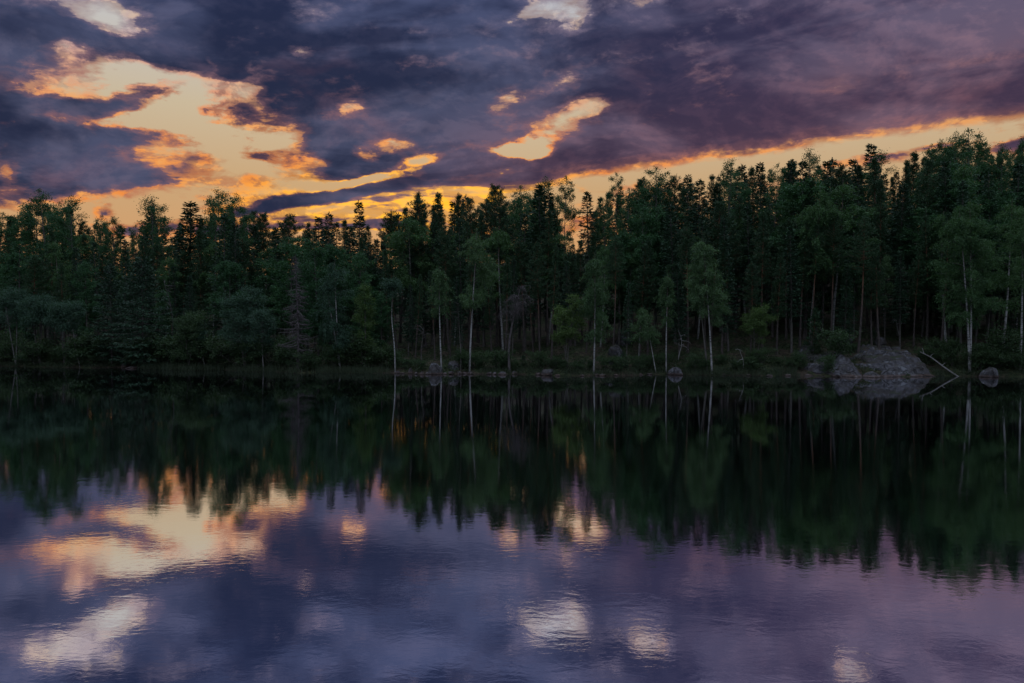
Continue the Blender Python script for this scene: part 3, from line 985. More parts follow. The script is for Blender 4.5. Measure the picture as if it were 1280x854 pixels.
def plant(kind, X, Y, ztop, width=1.0, label=None, group=None, variant=None, rot=None, name=None, cat=None, sink=0.08):
    """stand one tree of a kind at (X, Y) so that its tip is at the height ztop"""
    lst = STOCK[kind]
    if variant is None:
        _turn[kind] = _turn.get(kind, -1) + 1
        variant = (_turn[kind] * 3 + _turn[kind] // len(lst)) % len(lst)
    tm, cm, H, cname = lst[variant % len(lst)]
    zb = base_z(X, Y) - sink
    k = max(0.15, (ztop - zb) / H)
    nm, ct = KIND.get(kind, (kind, kind.replace('_', ' ')))
    root = link(name or nm, None)
    root.location = (X, Y, zb)
    root.rotation_euler = (rng.normal() * 0.022, rng.normal() * 0.022, rng.uniform(0, 6.28) if rot is None else rot)
    root.scale = (k * width, k * width, k)
    link(tm.name.split('.')[0], tm, root)
    if cm is not None:
        link(cname, cm, root)
    tag(root, label, cat or ct, group)
    root['px'] = 0
    del root['px']
    return root

# ------------------------------------------------------------------ granite outcrop on the right shore
OX0, OX1 = plane_hit(990, 470.3)[0], plane_hit(1180, 470.6)[0]


def _sst(a, b, x):
    t = min(1.0, max(0.0, (x - a) / (b - a)))
    return t * t * (3 - 2 * t)


def outcrop_z(X, Y):
    u = (X - OX0) / (OX1 - OX0)
    if u < -0.04 or u > 1.05:
        return -5.0
    v = Y - float(shore_y(X)) + 0.55 + 0.35 * math.sin(X * 1.7)
    e = _sst(-0.04, 0.25, u) * 0.70 + _sst(0.15, 0.5, u) * 0.30
    e *= 1 - _sst(0.86, 1.06, u) ** 1.3
    z = e * (3.0 + 0.5 * math.sin(X * 0.8 + 1.0)) * (1 - math.exp(-max(0, v) / 2.9)) + min(0, v) * 1.2 - 0.12
    p = Vector((X * 0.55, Y * 0.55, 1.7))
    z -= 0.55 * abs(mnoise.noise(p * 1.5 + Vector((9, 4, 2)))) * min(1, max(0, v))
    z += 0.38 * mnoise.noise(p) * min(1, max(0.2, v)) + 0.22 * mnoise.noise(p * 2.7) + 0.08 * mnoise.noise(p * 7)
    # blocks: the rock breaks in slanting steps
    d, _ = mnoise.voronoi(Vector((X * 0.5 + 0.15 * Y, Y * 0.42, 3.0)))
    z += 0.55 * min(1, max(0, v)) * (0.5 - min(1, (d[1] - d[0]) * 2.2)) * -1
    q = 1.7
    w_ = 0.5 * mnoise.noise(Vector((X * 0.35, Y * 0.5, 8.0)))
    zq = (math.floor((z + w_) * q) + _sst(0.55, 1.0, (z + w_) * q - math.floor((z + w_) * q))) / q - w_
    z = z * 0.45 + zq * 0.55 if z > 0 else z
    z -= max(0, v - 8.5) * 0.55
    return z


oxs, oys = np.arange(OX0 - 0.6, OX1 + 0.75, 0.13), np.arange(78.5, 94, 0.13)
o = link('granite_outcrop', grid_mesh('granite_outcrop', oxs, oys, np.vectorize(outcrop_z), M['rock']))
tag(o, 'big cracked grey granite outcrop sloping into the lake below tall trunks', 'rock outcrop')
OUTCROP = outcrop_z


# ------------------------------------------------------------------ boulders and shore stones
def rock_mesh(name, seed, w, d, h, rough=0.22):
    import bmesh
    bm = bmesh.new()
    bmesh.ops.create_icosphere(bm, subdivisions=4, radius=1)
    rg = random.Random(seed)
    off = Vector((rg.uniform(0, 50), rg.uniform(0, 50), rg.uniform(0, 50)))
    planes = [(Vector((rg.gauss(0, 1), rg.gauss(0, 1), rg.gauss(0, 0.7))).normalized(), rg.uniform(0.66, 0.95)) for _ in range(9)]
    for v in bm.verts:
        p = v.co.copy()
        for n, k in planes:
            q = p.dot(n)
            if q > k:
                p -= n * (q - k) * 0.85
        p *= 1 + rough * mnoise.noise(p * 1.3 + off) + 0.07 * mnoise.noise(p * 4 + off) + 0.025 * mnoise.noise(p * 11 + off)
        v.co = Vector((p.x * w / 2, p.y * d / 2, p.z * h))
    for f in bm.faces:
        f.smooth = True
    me = bpy.data.meshes.new(name)
    bm.to_mesh(me)
    bm.free()
    me.materials.append(M['rock'])
    return me


def rock(px, py, wpx, hpx, label, s=None, name='boulder', group=None, seed=None, depth=0.8, cat='boulder'):
    """a stone whose foot is seen at (px, py); width and height in photo pixels"""
    if s is not None:
        d = ray(px, py)
        Y = 85.0
        for _ in range(6):
            Y = float(shore_y(d[0] / d[1] * Y)) + s
        X = d[0] / d[1] * Y
        z = 0.0 if s <= 0.2 else base_z(X, Y)
    else:
        X, Y = ground_hit(px, py)
        z = base_z(X, Y)
    k = Y / FPX
    seed = int(px * 7) if seed is None else seed
    w, h = wpx * k * 1.08, hpx * k * 1.1
    o = link(name, rock_mesh(name, seed, w, w * depth, h))
    o.location = (X, Y, z - 0.05 * h)
    o.rotation_euler = (0, 0, (seed * 0.7) % 6.28)
    tag(o, label, cat, group)
    return o


rock(544, 468, 19, 13, 'smooth pale grey boulder at the water below the slim birch', s=0.1)
rock(567, 465, 15, 9, 'squat grey boulder behind the smooth pale shore boulder', s=1.6)
rock(845, 469, 23, 9, 'low domed boulder in the water beside the leaning white birch', s=-0.2)
rock(1238, 471, 21, 12, 'lone round boulder in the water right of the fallen pale trunk', s=-0.1)
rock(685, 469, 17, 8, 'flat-topped boulder at the water left of the weeping birch', s=0.0)
rock(157, 460, 10, 6, 'small bluish boulder at the foot of the broad sweeping spruce', s=0.2)
rock(166, 461, 17, 2.4, 'flat reddish slab at the water under the broad sweeping spruce', s=-0.2, name='flat_stone', cat='stone')
rock(779, 431, 27, 14, 'large dark boulder perched highest on the slope right of the weeping birch', seed=11)
rock(768, 446, 21, 14, 'rounded boulder lying on the slope just below the perched dark boulder', seed=5)
rock(761, 455, 13, 6, 'small low rock below the two slope boulders', seed=8)
rock(1100, 432, 16, 9, 'pale loose boulder resting on top of the granite outcrop', seed=3)
rock(1058, 428, 20, 10, 'mossy grey boulder behind the sapling on the granite outcrop', seed=21)
rock(1047, 470.5, 14, 7, 'small boulder at the waterline against the left of the outcrop', s=-0.5, seed=14)
rock(1090, 470.5, 28, 5, 'long low ledge stone at the foot of the granite outcrop', s=-0.6, name='flat_stone', cat='stone', seed=15)
for px, w, h in ((497, 9, 3.2), (503, 6, 2), (513, 8, 6), (520, 5, 3), (527, 7, 4), (534, 6, 3), (556, 6, 2.5), (563, 9, 2.4), (574, 8, 3), (581, 7, 2.6), (588, 9, 3),
                 (612, 8, 3), (618, 7, 3), (628, 12, 3.6), (643, 9, 3.8), (673, 9, 2.6), (697, 8, 2.4), (728, 6, 2), (745, 9, 3), (753, 10, 3), (770, 8, 2), (800, 9, 2), (812, 8, 2)):
    rock(px, 469, w, h, 'low brown-stained stone in the broken row along the middle shore', s=rng.uniform(-0.25, 0.25), name='shore_stone', group='stones along the middle shore', cat='stone')
for px, w, h in ((905, 8, 2), (935, 7, 2), (962, 9, 2.4), (985, 8, 2.6)):
    rock(px, 470, w, h, 'low stone at the water between the leaning white birch and the outcrop', s=rng.uniform(-0.2, 0.2), name='shore_stone', group='stones left of the outcrop', cat='stone')

# ------------------------------------------------------------------ fallen trunk
a, b_ = Vector(at(1150, 440, 83.5)), Vector(at(1198, 470.5, 80.2))
a.z = max(a.z, outcrop_z(a.x, a.y) + 0.1)
b_.z = -0.1
g = G()
tt = np.linspace(0, 1, 14)
Pl = np.array([a.lerp(b_, t) for t in tt]) + np.stack([0.10 * np.sin(tt * 7), 0 * tt, 0.16 * np.sin(tt * 3.1)], -1)
g.tube(Pl, np.linspace(0.045, 0.095, 14), 8)
root = link('fallen_trunk', None)
tag(root, 'bleached fallen trunk slanting from the granite outcrop into the water', 'fallen tree')
root.location = b_
Pl_off = np.array(b_)
g.V = [v - Pl_off for v in g.V]
link('trunk', g.mesh('trunk', M['abark'], True), root)
rg_ = np.random.default_rng(3)
for f, az, L in ((0.12, 2.2, 0.9), (0.25, 0.6, 0.7), (0.38, 2.6, 0.5), (0.6, 0.2, 0.6)):
    gb = G()
    gb.tube(limb_path(along(Pl, [f])[0] - Pl_off, az, 0.7, L, rg_, -0.2, 6, 0.2), np.linspace(0.03, 0.008, 6), 4)
    link('branch', gb.mesh('branch', M['pale'], True), root)


# ------------------------------------------------------------------ trees one can tell apart, along the water
def foot(px, py):
    return ground_hit(px, py)


def top_z(px, py, X, Y):
    d = ray(px, py)
    return CAM_H + d[2] / d[1] * Y


def special(px, ytop, ybase, built, tname, tmat, cname, cmat, name, label, cat, rot=0.0, width=1.0, group=None):
    T, Cg, H = built
    X, Y = foot(px, ybase)
    zb = base_z(X, Y) - 0.08
    k = (top_z(px, ytop, X, Y) - zb) / H
    root = link(name, None)
    root.location = (X, Y, zb)
    root.rotation_euler = (0, 0, rot)
    root.scale = (k * width, k * width, k)
    link(tname, T.mesh(tname, M[tmat], True, M['twig']), root)
    if Cg is not None:
        link(cname, Cg.mesh(cname, M[cmat], False), root)
    return tag(root, label, cat, group)


PX = lambda dpx, Y=86: dpx / FPX * Y     # photo pixels to metres at the shore

special(372, 318, 462, make_dead_spruce(1, 12, 2.5), 'trunk', 'dead', 'bare_crown', 'dead', 'dead_spruce', 'bare dead spruce with crooked grey branches standing at the water', 'dead tree')
special(637, 358, 466, make_drooping_dead(4, 9), 'trunk', 'dead', 'bare_crown', 'dead', 'drooping_dead_tree', 'dead tree with a bent top of hanging grey twigs', 'dead tree')
special(587, 286, 464, make_birch(21, 15, 0.36, 2.2, 44, 0.75, (0.5, 0), 0.15, dens=1.5, lobes=7), 'trunk', 'bbark', 'crown', 'shorebirch', 'birch_tree',
        'slim white-trunked birch with separate yellowish leaf lobes, tallest of the middle shore', 'birch tree')
special(742, 318, 468, make_birch(22, 13, 0.30, 1.45, 58, 1.25, (0.2, 0), 0.12, dens=1.5), 'trunk', 'bbark', 'crown', 'shorebirch', 'birch_tree',
        'weeping birch with hanging curtains of leaves and a white lower trunk', 'birch tree')
special(890, 297, 467, make_birch(23, 14.5, 0.36, 2.2, 60, 0.9, (-0.9, 0), 0.12, dens=1.6), 'trunk', 'bbark', 'crown', 'shorebirch', 'birch_tree',
        'birch leaning left over the water with a bright white trunk and dense crown', 'birch tree')
special(552, 333, 464, make_birch(24, 11, 0.55, 0.95, 40, 1.0, (-0.3, 0), 0.10, dens=1.4), 'trunk', 'bbark', 'crown', 'shorebirch', 'birch_tree',
        'thin birch with a narrow tuft of leaves behind the smooth pale boulder', 'birch tree')
special(494, 348, 465, make_birch(25, 10, 0.80, 1.25, 34, 0.5, (-0.3, 0), 0.12, dens=1.3, twist=0.16), 'trunk', 'bbark', 'crown', 'alder', 'birch_tree',
        'crooked pale trunk with only a small round grey-green top', 'birch tree')
special(1212, 248, 467, make_birch(26, 18, 0.30, 2.9, 96, 1.0, (0, 0), 0.18, dens=1.4, stems=2), 'trunk', 'bbark', 'crown', 'birch', 'birch_tree',
        'tall double-stemmed birch by the water right of the granite outcrop', 'birch tree', rot=0.2)
special(1275, 258, 462, make_birch(27, 17, 0.35, 2.0, 60, 0.9, (0, 0), 0.16, dens=1.3), 'trunk', 'bbark', 'crown', 'birch', 'birch_tree',
        'white-stemmed birch right of the lone round boulder', 'birch tree')
special(1106, 318, 431, make_birch(28, 11, 0.42, 0.95, 44, 0.9, (-0.2, 0), 0.1, dens=1.3), 'trunk', 'gbark', 'crown', 'shorebirch', 'birch_tree',
        'narrow leafy birch among bare trunks on top of the outcrop', 'birch tree')
special(425, 326, 462, make_birch(29, 12.5, 0.16, 2.0, 64, 1.1, (-0.5, 0), 0.2, dens=1.3, stems=2), 'trunk', 'bbark', 'crown', 'alder', 'birch_tree',
        'feathery grey-green birch with two thin stems right of the dead spruce', 'birch tree')
special(456, 352, 461, make_birch(30, 9.5, 0.25, 1.2, 46, 0.6, (0.1, 0), 0.2, dens=1.3), 'trunk', 'gbark', 'crown', 'rowan', 'broadleaf_tree',
        'brighter green slender tree right of the feathery two-stemmed birch', 'tree')
special(833, 342, 467, make_birch(31, 11.5, 0.48, 1.0, 36, 1.2, (-0.2, 0), 0.15, dens=1.3), 'trunk', 'bbark', 'crown', 'shorebirch', 'birch_tree',
        'thin birch left of the low domed boulder', 'birch tree')
special(798, 384, 458, make_birch(32, 6.5, 0.40, 1.0, 26, 0.7, (0.5, 0), 0.2, dens=1.2), 'trunk', 'bbark', 'crown', 'shorebirch', 'birch_tree',
        'short crooked birch beside the slope boulders', 'birch tree')
special(820, 392, 466, make_birch(33, 6.8, 0.45, 1.1, 26, 0.7, (-1.5, 0), 0.1, dens=1.2), 'trunk', 'bbark', 'crown', 'shorebirch', 'birch_tree',
        'young birch tilting sharply left just above the shore', 'birch tree')
special(709, 372, 461, make_aspen(34, 7.5, 0.34, 1.55, 46, 0.16, 40, clus=0.36, stems=2, fan=0.5, low=True), 'trunk', 'gbark', 'crown', 'rowan', 'rowan_tree',
        'bright green rowan with broad leaves on two thin stems', 'rowan tree')
special(945, 384, 452, make_aspen(35, 6.5, 0.40, 1.9, 36, 0.12, 70, clus=0.36, stems=2, fan=0.8, low=True), 'trunk', 'gbark', 'crown', 'rowan', 'rowan_tree',
        'green leafy rowan right of the leaning white birch', 'rowan tree')
special(306, 362, 462, make_aspen(36, 8, 0.22, 1.9, 60, 0.12, 80, clus=0.46, stems=2, fan=0.9, low=True), 'trunk', 'gbark', 'crown', 'alder', 'alder_tree',
        'pale grey-green alder left of the bare dead spruce', 'alder tree')
special(330, 392, 464, make_aspen(37, 6, 0.42, 1.3, 34, 0.12, 70, (-0.5, 0), clus=0.42, stems=1, low=True), 'trunk', 'abark', 'crown', 'alder', 'alder_tree',
        'small alder on one pale bent stem left of the dead spruce', 'alder tree')
special(236, 392, 459, make_aspen(38, 6.2, 0.12, 1.7, 60, 0.12, 80, clus=0.42, stems=4, fan=1.0, low=True), 'trunk', 'gbark', 'crown', 'bush', 'alder_tree',
        'dense green many-stemmed alder right of the broad sweeping spruce', 'alder tree')
special(256, 404, 461, make_aspen(39, 5.6, 0.35, 0.9, 24, 0.12, 64, (-0.4, 0), clus=0.36, stems=1, low=True), 'trunk', 'abark', 'crown', 'alder', 'alder_tree',
        'thin pale-stemmed alder in front of the dense many-stemmed one', 'alder tree')
special(20, 362, 456, make_aspen(40, 8.5, 0.58, 2.0, 50, 0.12, 80, (-0.6, 0), clus=0.5, stems=2, fan=0.5, low=True), 'trunk', 'abark', 'crown', 'alder', 'alder_tree',
        'flat-topped alder on two pale stems at the left end of the shore', 'alder tree')
special(50, 372, 456, make_aspen(41, 7.8, 0.55, 2.0, 46, 0.12, 80, (-0.7, 0), clus=0.5, stems=2, fan=0.4, low=True), 'trunk', 'gbark', 'crown', 'alder', 'alder_tree',
        'flat-topped alder with one leaning stem, second from the left end', 'alder tree')
special(80, 380, 457, make_aspen(42, 7.0, 0.5, 1.8, 44, 0.12, 80, (0.3, 0), clus=0.48, stems=2, fan=0.5, low=True), 'trunk', 'gbark', 'crown', 'alder', 'alder_tree',
        'spreading alder right of the two flat-topped ones', 'alder tree')
special(100, 412, 459, make_snag(2, 4.2, (-0.7, 0), 0.07, 1), 'trunk', 'abark', '', '', 'bare_snag', 'thin pale leaning snag at the water left of the sweeping spruce', 'dead tree')
special(214, 352, 448, make_snag(5, 8.5, (-0.8, 0), 0.30, 8), 'trunk', 'dead', '', '', 'bare_snag', 'bent reddish dead trunk leaning beside the sweeping spruce', 'dead tree')
special(576, 378, 464, make_snag(7, 7.8, (-0.1, 0), 0.08, 3), 'trunk', 'gbark', '', '', 'bare_snag', 'straight grey snag just left of the slim lobed birch', 'dead tree')
special(528, 408, 462, make_snag(9, 4.6, (0.1, 0), 0.12, 7), 'trunk', 'dead', '', '', 'bare_snag', 'short twiggy dead trunk with bent arms behind the stone row', 'dead tree')
special(848, 412, 452, make_snag(11, 4.2, (-0.3, 0), 0.3, 6), 'trunk', 'pale', '', '', 'bare_snag', 'short forked snag on the slope above the low domed boulder', 'dead tree')
special(928, 438, 464, make_snag(12, 2.4, (-0.25, 0), 0.16, 2), 'trunk', 'pale', '', '', 'bare_snag', 'small crooked pale snag between leaning birch and outcrop', 'dead tree')
special(1124, 398, 431, make_snag(13, 3.4, (-0.1, 0), 0.22, 3), 'trunk', 'pale', '', '', 'bare_snag', 'crooked bare stem on top of the granite outcrop', 'dead tree')
special(884, 330, 466, make_snag(14, 12, (-0.9, 0), 0.1, 4), 'trunk', 'gbark', '', '', 'bare_snag', 'dark bare trunk standing close against the leaning white birch', 'dead tree')
special(178, 322, 458, make_spruce(43, 13, 0.05, 4.3, 1.0, (0, 0), 0.55, 0.62), 'trunk', 'gbark', 'crown', 'spruce', 'spruce_tree',
        'broad dark spruce whose low boughs sweep out over the water', 'spruce tree')
special(140, 330, 457, make_spruce(44, 13, 0.10, 2.6, 1.0, (0, 0), 0.5, 0.7), 'trunk', 'gbark', 'crown', 'spruce', 'spruce_tree',
        'dark spruce at the left side of the broad sweeping one', 'spruce tree')

# saplings
for px, yt, yb, kd, lab in ((1014, 388, 446, 'youngpine', 'young pine at the left shoulder of the granite outcrop'), (1050, 414, 455, 'bush', 'leafy sapling growing on the face of the granite outcrop'),
                            (1034, 446, 468, 'bush', 'low bush at the waterline against the left of the outcrop'), (1092, 413, 430, 'youngspruce', 'tiny spruce behind the loose pale boulder on the outcrop'),
                            (1000, 442, 462, 'bush', 'leafy bush at the far left end of the granite outcrop'), (1022, 432, 446, 'bush', 'spreading bush on the left shoulder of the outcrop beside the young pine'),
                            (1068, 430, 442, 'bush', 'low bush below the mossy boulder on the outcrop'), (1160, 436, 456, 'bush', 'round bush at the upper end of the fallen pale trunk'), (1190, 428, 459, 'bush', 'tall bush between the fallen pale trunk and the double birch'),
                            (1172, 424, 450, 'bush', 'bush spreading behind the fallen pale trunk')):
    X, Y = foot(px, yb)
    plant(kd, X, Y, top_z(px, yt, X, Y), rng.uniform(0.9, 1.3), lab)

# ------------------------------------------------------------------ where along the shore, in words
ZONES = [(-200, 68, 'the alders at the left end'), (68, 128, 'the pale leaning snag'), (128, 225, 'the broad sweeping spruce'), (225, 285, 'the dense many-stemmed alder'),
         (285, 345, 'the pale grey-green alder'), (345, 402, 'the bare dead spruce'), (402, 470, 'the feathery two-stemmed birch'), (470, 530, 'the crooked pale trunk'),
         (530, 568, 'the smooth pale boulder'), (568, 612, 'the slim lobed birch'), (612, 664, 'the drooping dead tree'), (664, 722, 'the bright green rowan'),
         (722, 760, 'the weeping birch'), (760, 812, 'the slope boulders'), (812, 862, 'the low domed boulder'), (862, 915, 'the leaning white birch'),
         (915, 1000, 'the rowan near the outcrop'), (1000, 1075, "the outcrop's left half"), (1075, 1180, "the outcrop's right half"), (1180, 1245, 'the double-stemmed birch'),
         (1245, 1500, 'the right-end birch')]


def zone(px):
    for i, (a, b, t) in enumerate(ZONES):
        if a <= px < b:
            return i, t
    return len(ZONES) - 1, ZONES[-1][2]


ORD = ['first', 'second', 'third', 'fourth', 'fifth', 'sixth', 'seventh', 'eighth', 'ninth', 'tenth']
WORD = {'pine': 'pine', 'spruce': 'spruce', 'aspen': 'aspen', 'birch': 'birch', 'leafy': 'broadleaf tree'}
LOOK = {'pine': 'ragged', 'spruce': 'pointed', 'aspen': 'airy', 'birch': 'rounded', 'leafy': 'rounded'}

# ------------------------------------------------------------------ trees that make the skyline: (px, top, kind, width)
SKY = [(-60, 262, 'pine', 1), (-34, 270, 'spruce', 1), (-12, 266, 'aspen', 1), (9, 271, 'pine', .9), (26, 262, 'aspen', .8), (44, 252, 'aspen', 1.0), (63, 238, 'aspen', 1.1), (82, 254, 'aspen', .8), (98, 248, 'aspen', 1.0), (121, 270, 'aspen', .7),
       (141, 272, 'aspen', .8), (155, 285, 'spruce', .9), (172, 282, 'aspen', .7), (196, 249, 'aspen', 1.25), (212, 270, 'aspen', .6), (226, 284, 'spruce', 1), (241, 252, 'spruce', 1.5), (255, 272, 'pine', .8), (268, 246, 'aspen', .8), (281, 238, 'aspen', 1.1), (294, 244, 'aspen', .8), (307, 266, 'pine', .7), (319, 282, 'spruce', .9),
       (331, 270, 'pine', .75), (346, 284, 'spruce', .9), (358, 268, 'pine', .95), (378, 278, 'pine', .7), (397, 273, 'spruce', 1.0), (413, 266, 'spruce', .7), (427, 275, 'pine', .8),
       (438, 284, 'spruce', .8), (452, 252, 'spruce', .95), (467, 284, 'pine', .7), (483, 265, 'pine', .95), (500, 260, 'pine', .8), (516, 243, 'pine', .85), (531, 248, 'pine', .75), (543, 243, 'pine', .75), (556, 258, 'pine', .8), (566, 254, 'spruce', 1),
       (577, 244, 'pine', .6), (587, 246, 'spruce', .8), (598, 250, 'pine', .8), (615, 233, 'pine', .9), (626, 246, 'pine', .7), (637, 250, 'birch', .8), (649, 235, 'aspen', .9), (662, 246, 'aspen', .6), (674, 232, 'spruce', 1.1), (683, 224, 'aspen', .95), (694, 240, 'spruce', 1),
       (703, 221, 'aspen', .65), (737, 240, 'spruce', 1.0), (748, 246, 'pine', .6), (757, 249, 'aspen', .6), (769, 217, 'aspen', .6), (781, 238, 'aspen', .7), (790, 243, 'spruce', .9), (797, 233, 'aspen', .7), (808, 226, 'pine', .7), (819, 211, 'aspen', .95), (831, 230, 'spruce', .9),
       (842, 221, 'pine', .65), (858, 221, 'spruce', .9), (870, 226, 'spruce', .8), (878, 221, 'pine', .7), (887, 230, 'spruce', .8), (900, 201, 'aspen', .9), (917, 214, 'aspen', .7), (927, 207, 'spruce', .75), (941, 209, 'pine', .8), (950, 204, 'spruce', .8), (962, 207, 'aspen', .7),
       (973, 212, 'pine', .6), (985, 203, 'spruce', .7), (993, 200, 'spruce', .7), (1002, 199, 'spruce', .7), (1015, 189, 'aspen', .85), (1027, 203, 'spruce', .8), (1040, 198, 'spruce', .85), (1050, 206, 'pine', .7), (1058, 202, 'spruce', .8), (1069, 206, 'spruce', .8), (1080, 183, 'spruce', 1.0), (1091, 200, 'pine', .7),
       (1101, 191, 'aspen', .9), (1117, 203, 'pine', .8), (1132, 192, 'pine', .9), (1146, 205, 'pine', .8), (1160, 183, 'aspen', .9), (1172, 176, 'aspen', .8), (1190, 168, 'aspen', .9), (1206, 162, 'aspen', 1.2), (1219, 176, 'aspen', .8), (1231, 178, 'aspen', .6), (1243, 190, 'pine', .8),
       (1256, 180, 'aspen', .9), (1268, 182, 'pine', .7), (1277, 174, 'aspen', .8), (1292, 178, 'spruce', 1), (1310, 172, 'aspen', 1), (1330, 176, 'pine', 1), (1350, 170, 'spruce', 1)]
skx, sky_ = np.array([s[0] for s in SKY]), np.array([s[1] for s in SKY])
cnt = {}
for px, yt, kd, w in SKY:
    cnt[(zone(px)[0], kd)] = cnt.get((zone(px)[0], kd), 0) + 1
seen = {}


def stand(px, s):
    """the point s metres behind the shore in the direction of px"""
    d = ray(px, 440)
    Y = 88.0
    for _ in range(8):
        Y = float(shore_y(d[0] / d[1] * Y)) + s
    return d[0] / d[1] * Y, Y


for i, (px, yt, kd, w) in enumerate(SKY):
    s = [20, 27, 23, 31][i % 4] + rng.uniform(-2, 2)
    if 700 <= px <= 745:
        s = 22
    X, Y = stand(px, s)
    zi, zt = zone(px)
    n = cnt[(zi, kd)]
    seen[(zi, kd)] = seen.get((zi, kd), 0) + 1
    if n == 1:
        lab = f'{LOOK[kd]} {WORD[kd]} top, only one on the skyline above {zt}'
    else:
        lab = f'{ORD[seen[(zi, kd)] - 1]} {LOOK[kd]} {WORD[kd]} from the left on the skyline above {zt}'
    plant(kd, X, Y, top_z(px, yt, X, Y), (w * (0.82 if px > 1130 else 1.0) if kd == 'aspen' else 0.5 + 0.62 * w) * {'aspen': 1.15, 'spruce': 1.25, 'pine': 1.15}.get(kd, 1.1) * rng.uniform(0.95, 1.1), lab, 'trees along the skyline')

# ------------------------------------------------------------------ the body of the forest: middle rows
def row(step, s0, s1, d0, d1, kinds, jitter, group, word, notch=True, x0=-70, x1=1350, w0=1.0):
    px = x0
    i = 0
    while px < x1:
        p = px + rng.uniform(-jitter, jitter)
        px += step
        sk = float(np.interp(p, skx, sky_))
        yt = sk + rng.uniform(d0, d1)
        if notch and 704 < p < 738:
            yt = max(yt, 300 + rng.uniform(0, 18))
        ks = kinds(p)
        kd = ks[i % len(ks)]
        i += 1
        X, Y = stand(p, rng.uniform(s0, s1))
        zi, zt = zone(p)
        plant(kd, X, Y, top_z(p, yt, X, Y), w0 * rng.uniform(0.85, 1.2), f'{LOOK2[kd]} {WORD[kd]} {word} {zt}', f'{WORD[kd]}s {word} {zt}')


LOOK2 = {'pine': 'dark long-trunked', 'spruce': 'dark green', 'aspen': 'green leafy', 'birch': 'pale-trunked', 'leafy': 'deep green'}


def kinds_mid(p):
    if p < 60:
        return ['leafy', 'spruce', 'birch', 'pine']
    if 325 < p < 425:
        return ['leafy', 'spruce', 'leafy', 'pine']
    if 425 <= p < 475:
        return ['leafy', 'pine', 'spruce']
    if p > 1130:
        return ['spruce', 'pine', 'leafy', 'spruce', 'pine', 'spruce', 'birch', 'leafy']
    if 760 < p < 830 or 990 < p < 1090:
        return ['pine', 'birch', 'spruce', 'pine', 'leafy']
    return ['pine', 'spruce', 'pine', 'pine', 'birch', 'spruce']


def kinds_front(p):
    if p < 345:
        return ['spruce', 'leafy', 'pine', 'spruce', 'pine']
    if p < 480:
        return ['leafy', 'pine', 'spruce', 'leafy']
    if p > 1180:
        return ['leafy', 'spruce', 'birch', 'spruce']
    return ['pine', 'pine', 'spruce', 'pine']


row(8, 36, 48, 7, 30, lambda p: ['spruce', 'pine', 'spruce', 'spruce', 'pine', 'aspen', 'spruce'] if p > 560 else ['spruce', 'spruce', 'pine', 'spruce'], 4, None, 'in the far rows behind', w0=1.15)
row(10, 12, 19, 26, 70, kinds_mid, 5, None, 'packed in the middle rows behind', w0=1.15)
row(17, 5.5, 10, 62, 125, kinds_front, 6, None, 'in the front rows behind', w0=1.05)

# green domes that stand out of the dark mass
for px, yt, w, s, kd, lab in ((368, 294, 1.5, 9, 'leafy', 'broad dark green rounded crown rising behind the bare dead spruce'), (398, 300, 1.1, 8, 'leafy', 'rounded crown just right of the broad one behind the dead spruce'),
                              (450, 312, 1.1, 7, 'leafy', 'bright green crown behind the feathery two-stemmed birch'), (1196, 226, 1.2, 12, 'leafy', 'high green rounded crown above the double-stemmed birch'),
                              (1250, 240, 1.0, 13, 'leafy', 'broad green crown filling the slope near the right end'),
                              (1012, 236, 0.9, 11, 'birch', 'tall birch crown rising above the left half of the outcrop'), (80, 300, 1.0, 10, 'birch', 'birch with a white trunk showing above the spreading alder'),
                              (30, 300, 1.1, 10, 'leafy', 'dull green rounded crown above the flat-topped alders'), (808, 256, 1.0, 14, 'leafy', 'rounded green crown above the slope boulders')):
    X, Y = stand(px, s)
    plant(kd, X, Y, top_z(px, yt, X, Y), w, lab)

# ------------------------------------------------------------------ bushes along the bank
for i, px in enumerate(np.arange(-40, 1320, 14)):
    p = px + rng.uniform(-6, 6)
    if 1000 < p < 1204 or 838 < p < 852 or 536 < p < 574:
        continue
    X, Y = stand(p, rng.uniform(0.7, 2.6))
    zi, zt = zone(p)
    kd = 'youngspruce' if i % 9 == 5 else 'bush'
    tall = p < 480 or p > 1185
    z = base_z(X, Y) + (rng.uniform(1.2, 3.6) if tall else rng.uniform(0.7, 1.9))
    plant(kd, X, Y, z, rng.uniform(0.9, 1.6), f'green bush on the bank near {zt}' if kd == 'bush' else f'little spruce on the bank near {zt}', f'bushes near {zt}' if kd == 'bush' else f'little spruces near {zt}')


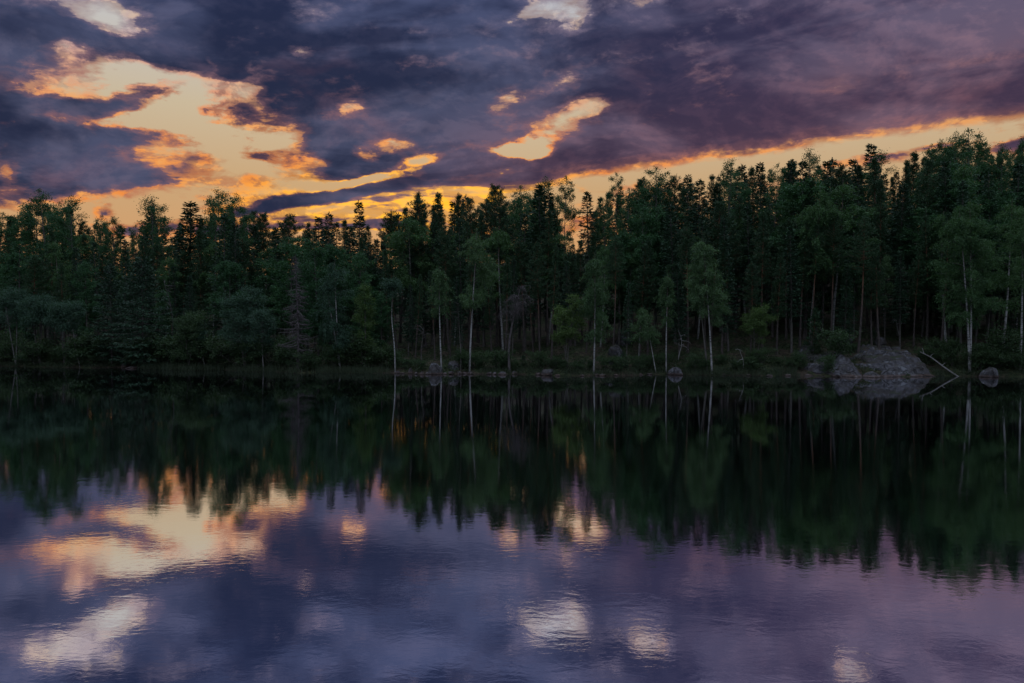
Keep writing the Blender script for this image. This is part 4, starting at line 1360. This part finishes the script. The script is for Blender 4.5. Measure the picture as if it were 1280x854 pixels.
# ------------------------------------------------------------------ ground cover and reeds
def cover(name, n, s0, s1, hmin, hmax, leaf, mat, per, pw):
    gq = G()
    X = rng.uniform(-64, 58, n)
    s = s0 + (s1 - s0) * rng.random(n) ** pw
    Y = shore_y(X) + s
    patch = np.array([mnoise.noise(Vector((x * 0.25, y * 0.25, 0.5))) for x, y in zip(X, Y)])
    keep = patch + rng.normal(size=n) * 0.25 > -0.12
    rk = np.array([outcrop_z(x, y) for x, y in zip(X, Y)])
    gz = ground_z(X, Y)
    onrock = rk > gz - 0.05
    keep &= ~onrock | ((patch > 0.12) & (s > 3))
    X, Y, gz = X[keep], Y[keep], np.maximum(gz, rk)[keep]
    n = len(X)
    h = rng.uniform(hmin, hmax, n)
    C = np.repeat(np.stack([X, Y, gz], -1), per, 0)
    hh = np.repeat(h, per)
    C = C + np.stack([rng.normal(size=n * per) * 0.22, rng.normal(size=n * per) * 0.22, rng.random(n * per) * hh], -1)
    gq.cards(C, rng.normal(size=C.shape) + [0, 0, 0.5], rng.uniform(0.7, 1.4, len(C)) * leaf, rng.uniform(0.5, 0.9, len(C)) * leaf)
    return tag(link(name, gq.mesh(name, M[mat])), kind='stuff')


cover('undergrowth', 9000, 0.15, 16, 0.12, 0.55, 0.13, 'moss', 12, 1.5)


def blades(name, spans, label=None):
    gq = G()
    for x0, x1, n, s0, s1, h0, h1 in spans:
        p = rng.uniform(x0, x1, n)
        sx = np.array([plane_hit(q, np.interp(q, [a[0] for a in shore_px], [a[1] for a in shore_px]))[0] for q in p])
        keep = np.array([mnoise.noise(Vector((x * 0.35, 3.3, 0.1))) for x in sx]) + rng.normal(size=n) * 0.2 > -0.15
        sx = sx[keep]
        m = len(sx)
        Y = shore_y(sx) + rng.uniform(s0, s1, m)
        C = np.stack([sx, Y, np.maximum(ground_z(sx, Y), -0.15)], -1)
        gq.cards(C, np.stack([rng.normal(size=m) * 0.16, rng.normal(size=m) * 0.16, np.ones(m)], -1), rng.uniform(h0, h1, m), rng.uniform(0.025, 0.05, m))
    return tag(link(name, gq.mesh(name, M['sedge'])), kind='stuff')


blades('reeds', [(170, 490, 5200, -0.9, 0.5, 0.4, 1.0), (-20, 170, 1500, -0.3, 0.6, 0.3, 0.7), (600, 840, 2200, -0.2, 0.9, 0.3, 0.65), (850, 1004, 2400, -0.35, 0.8, 0.3, 0.8), (1172, 1300, 1200, -0.3, 0.6, 0.3, 0.7)])
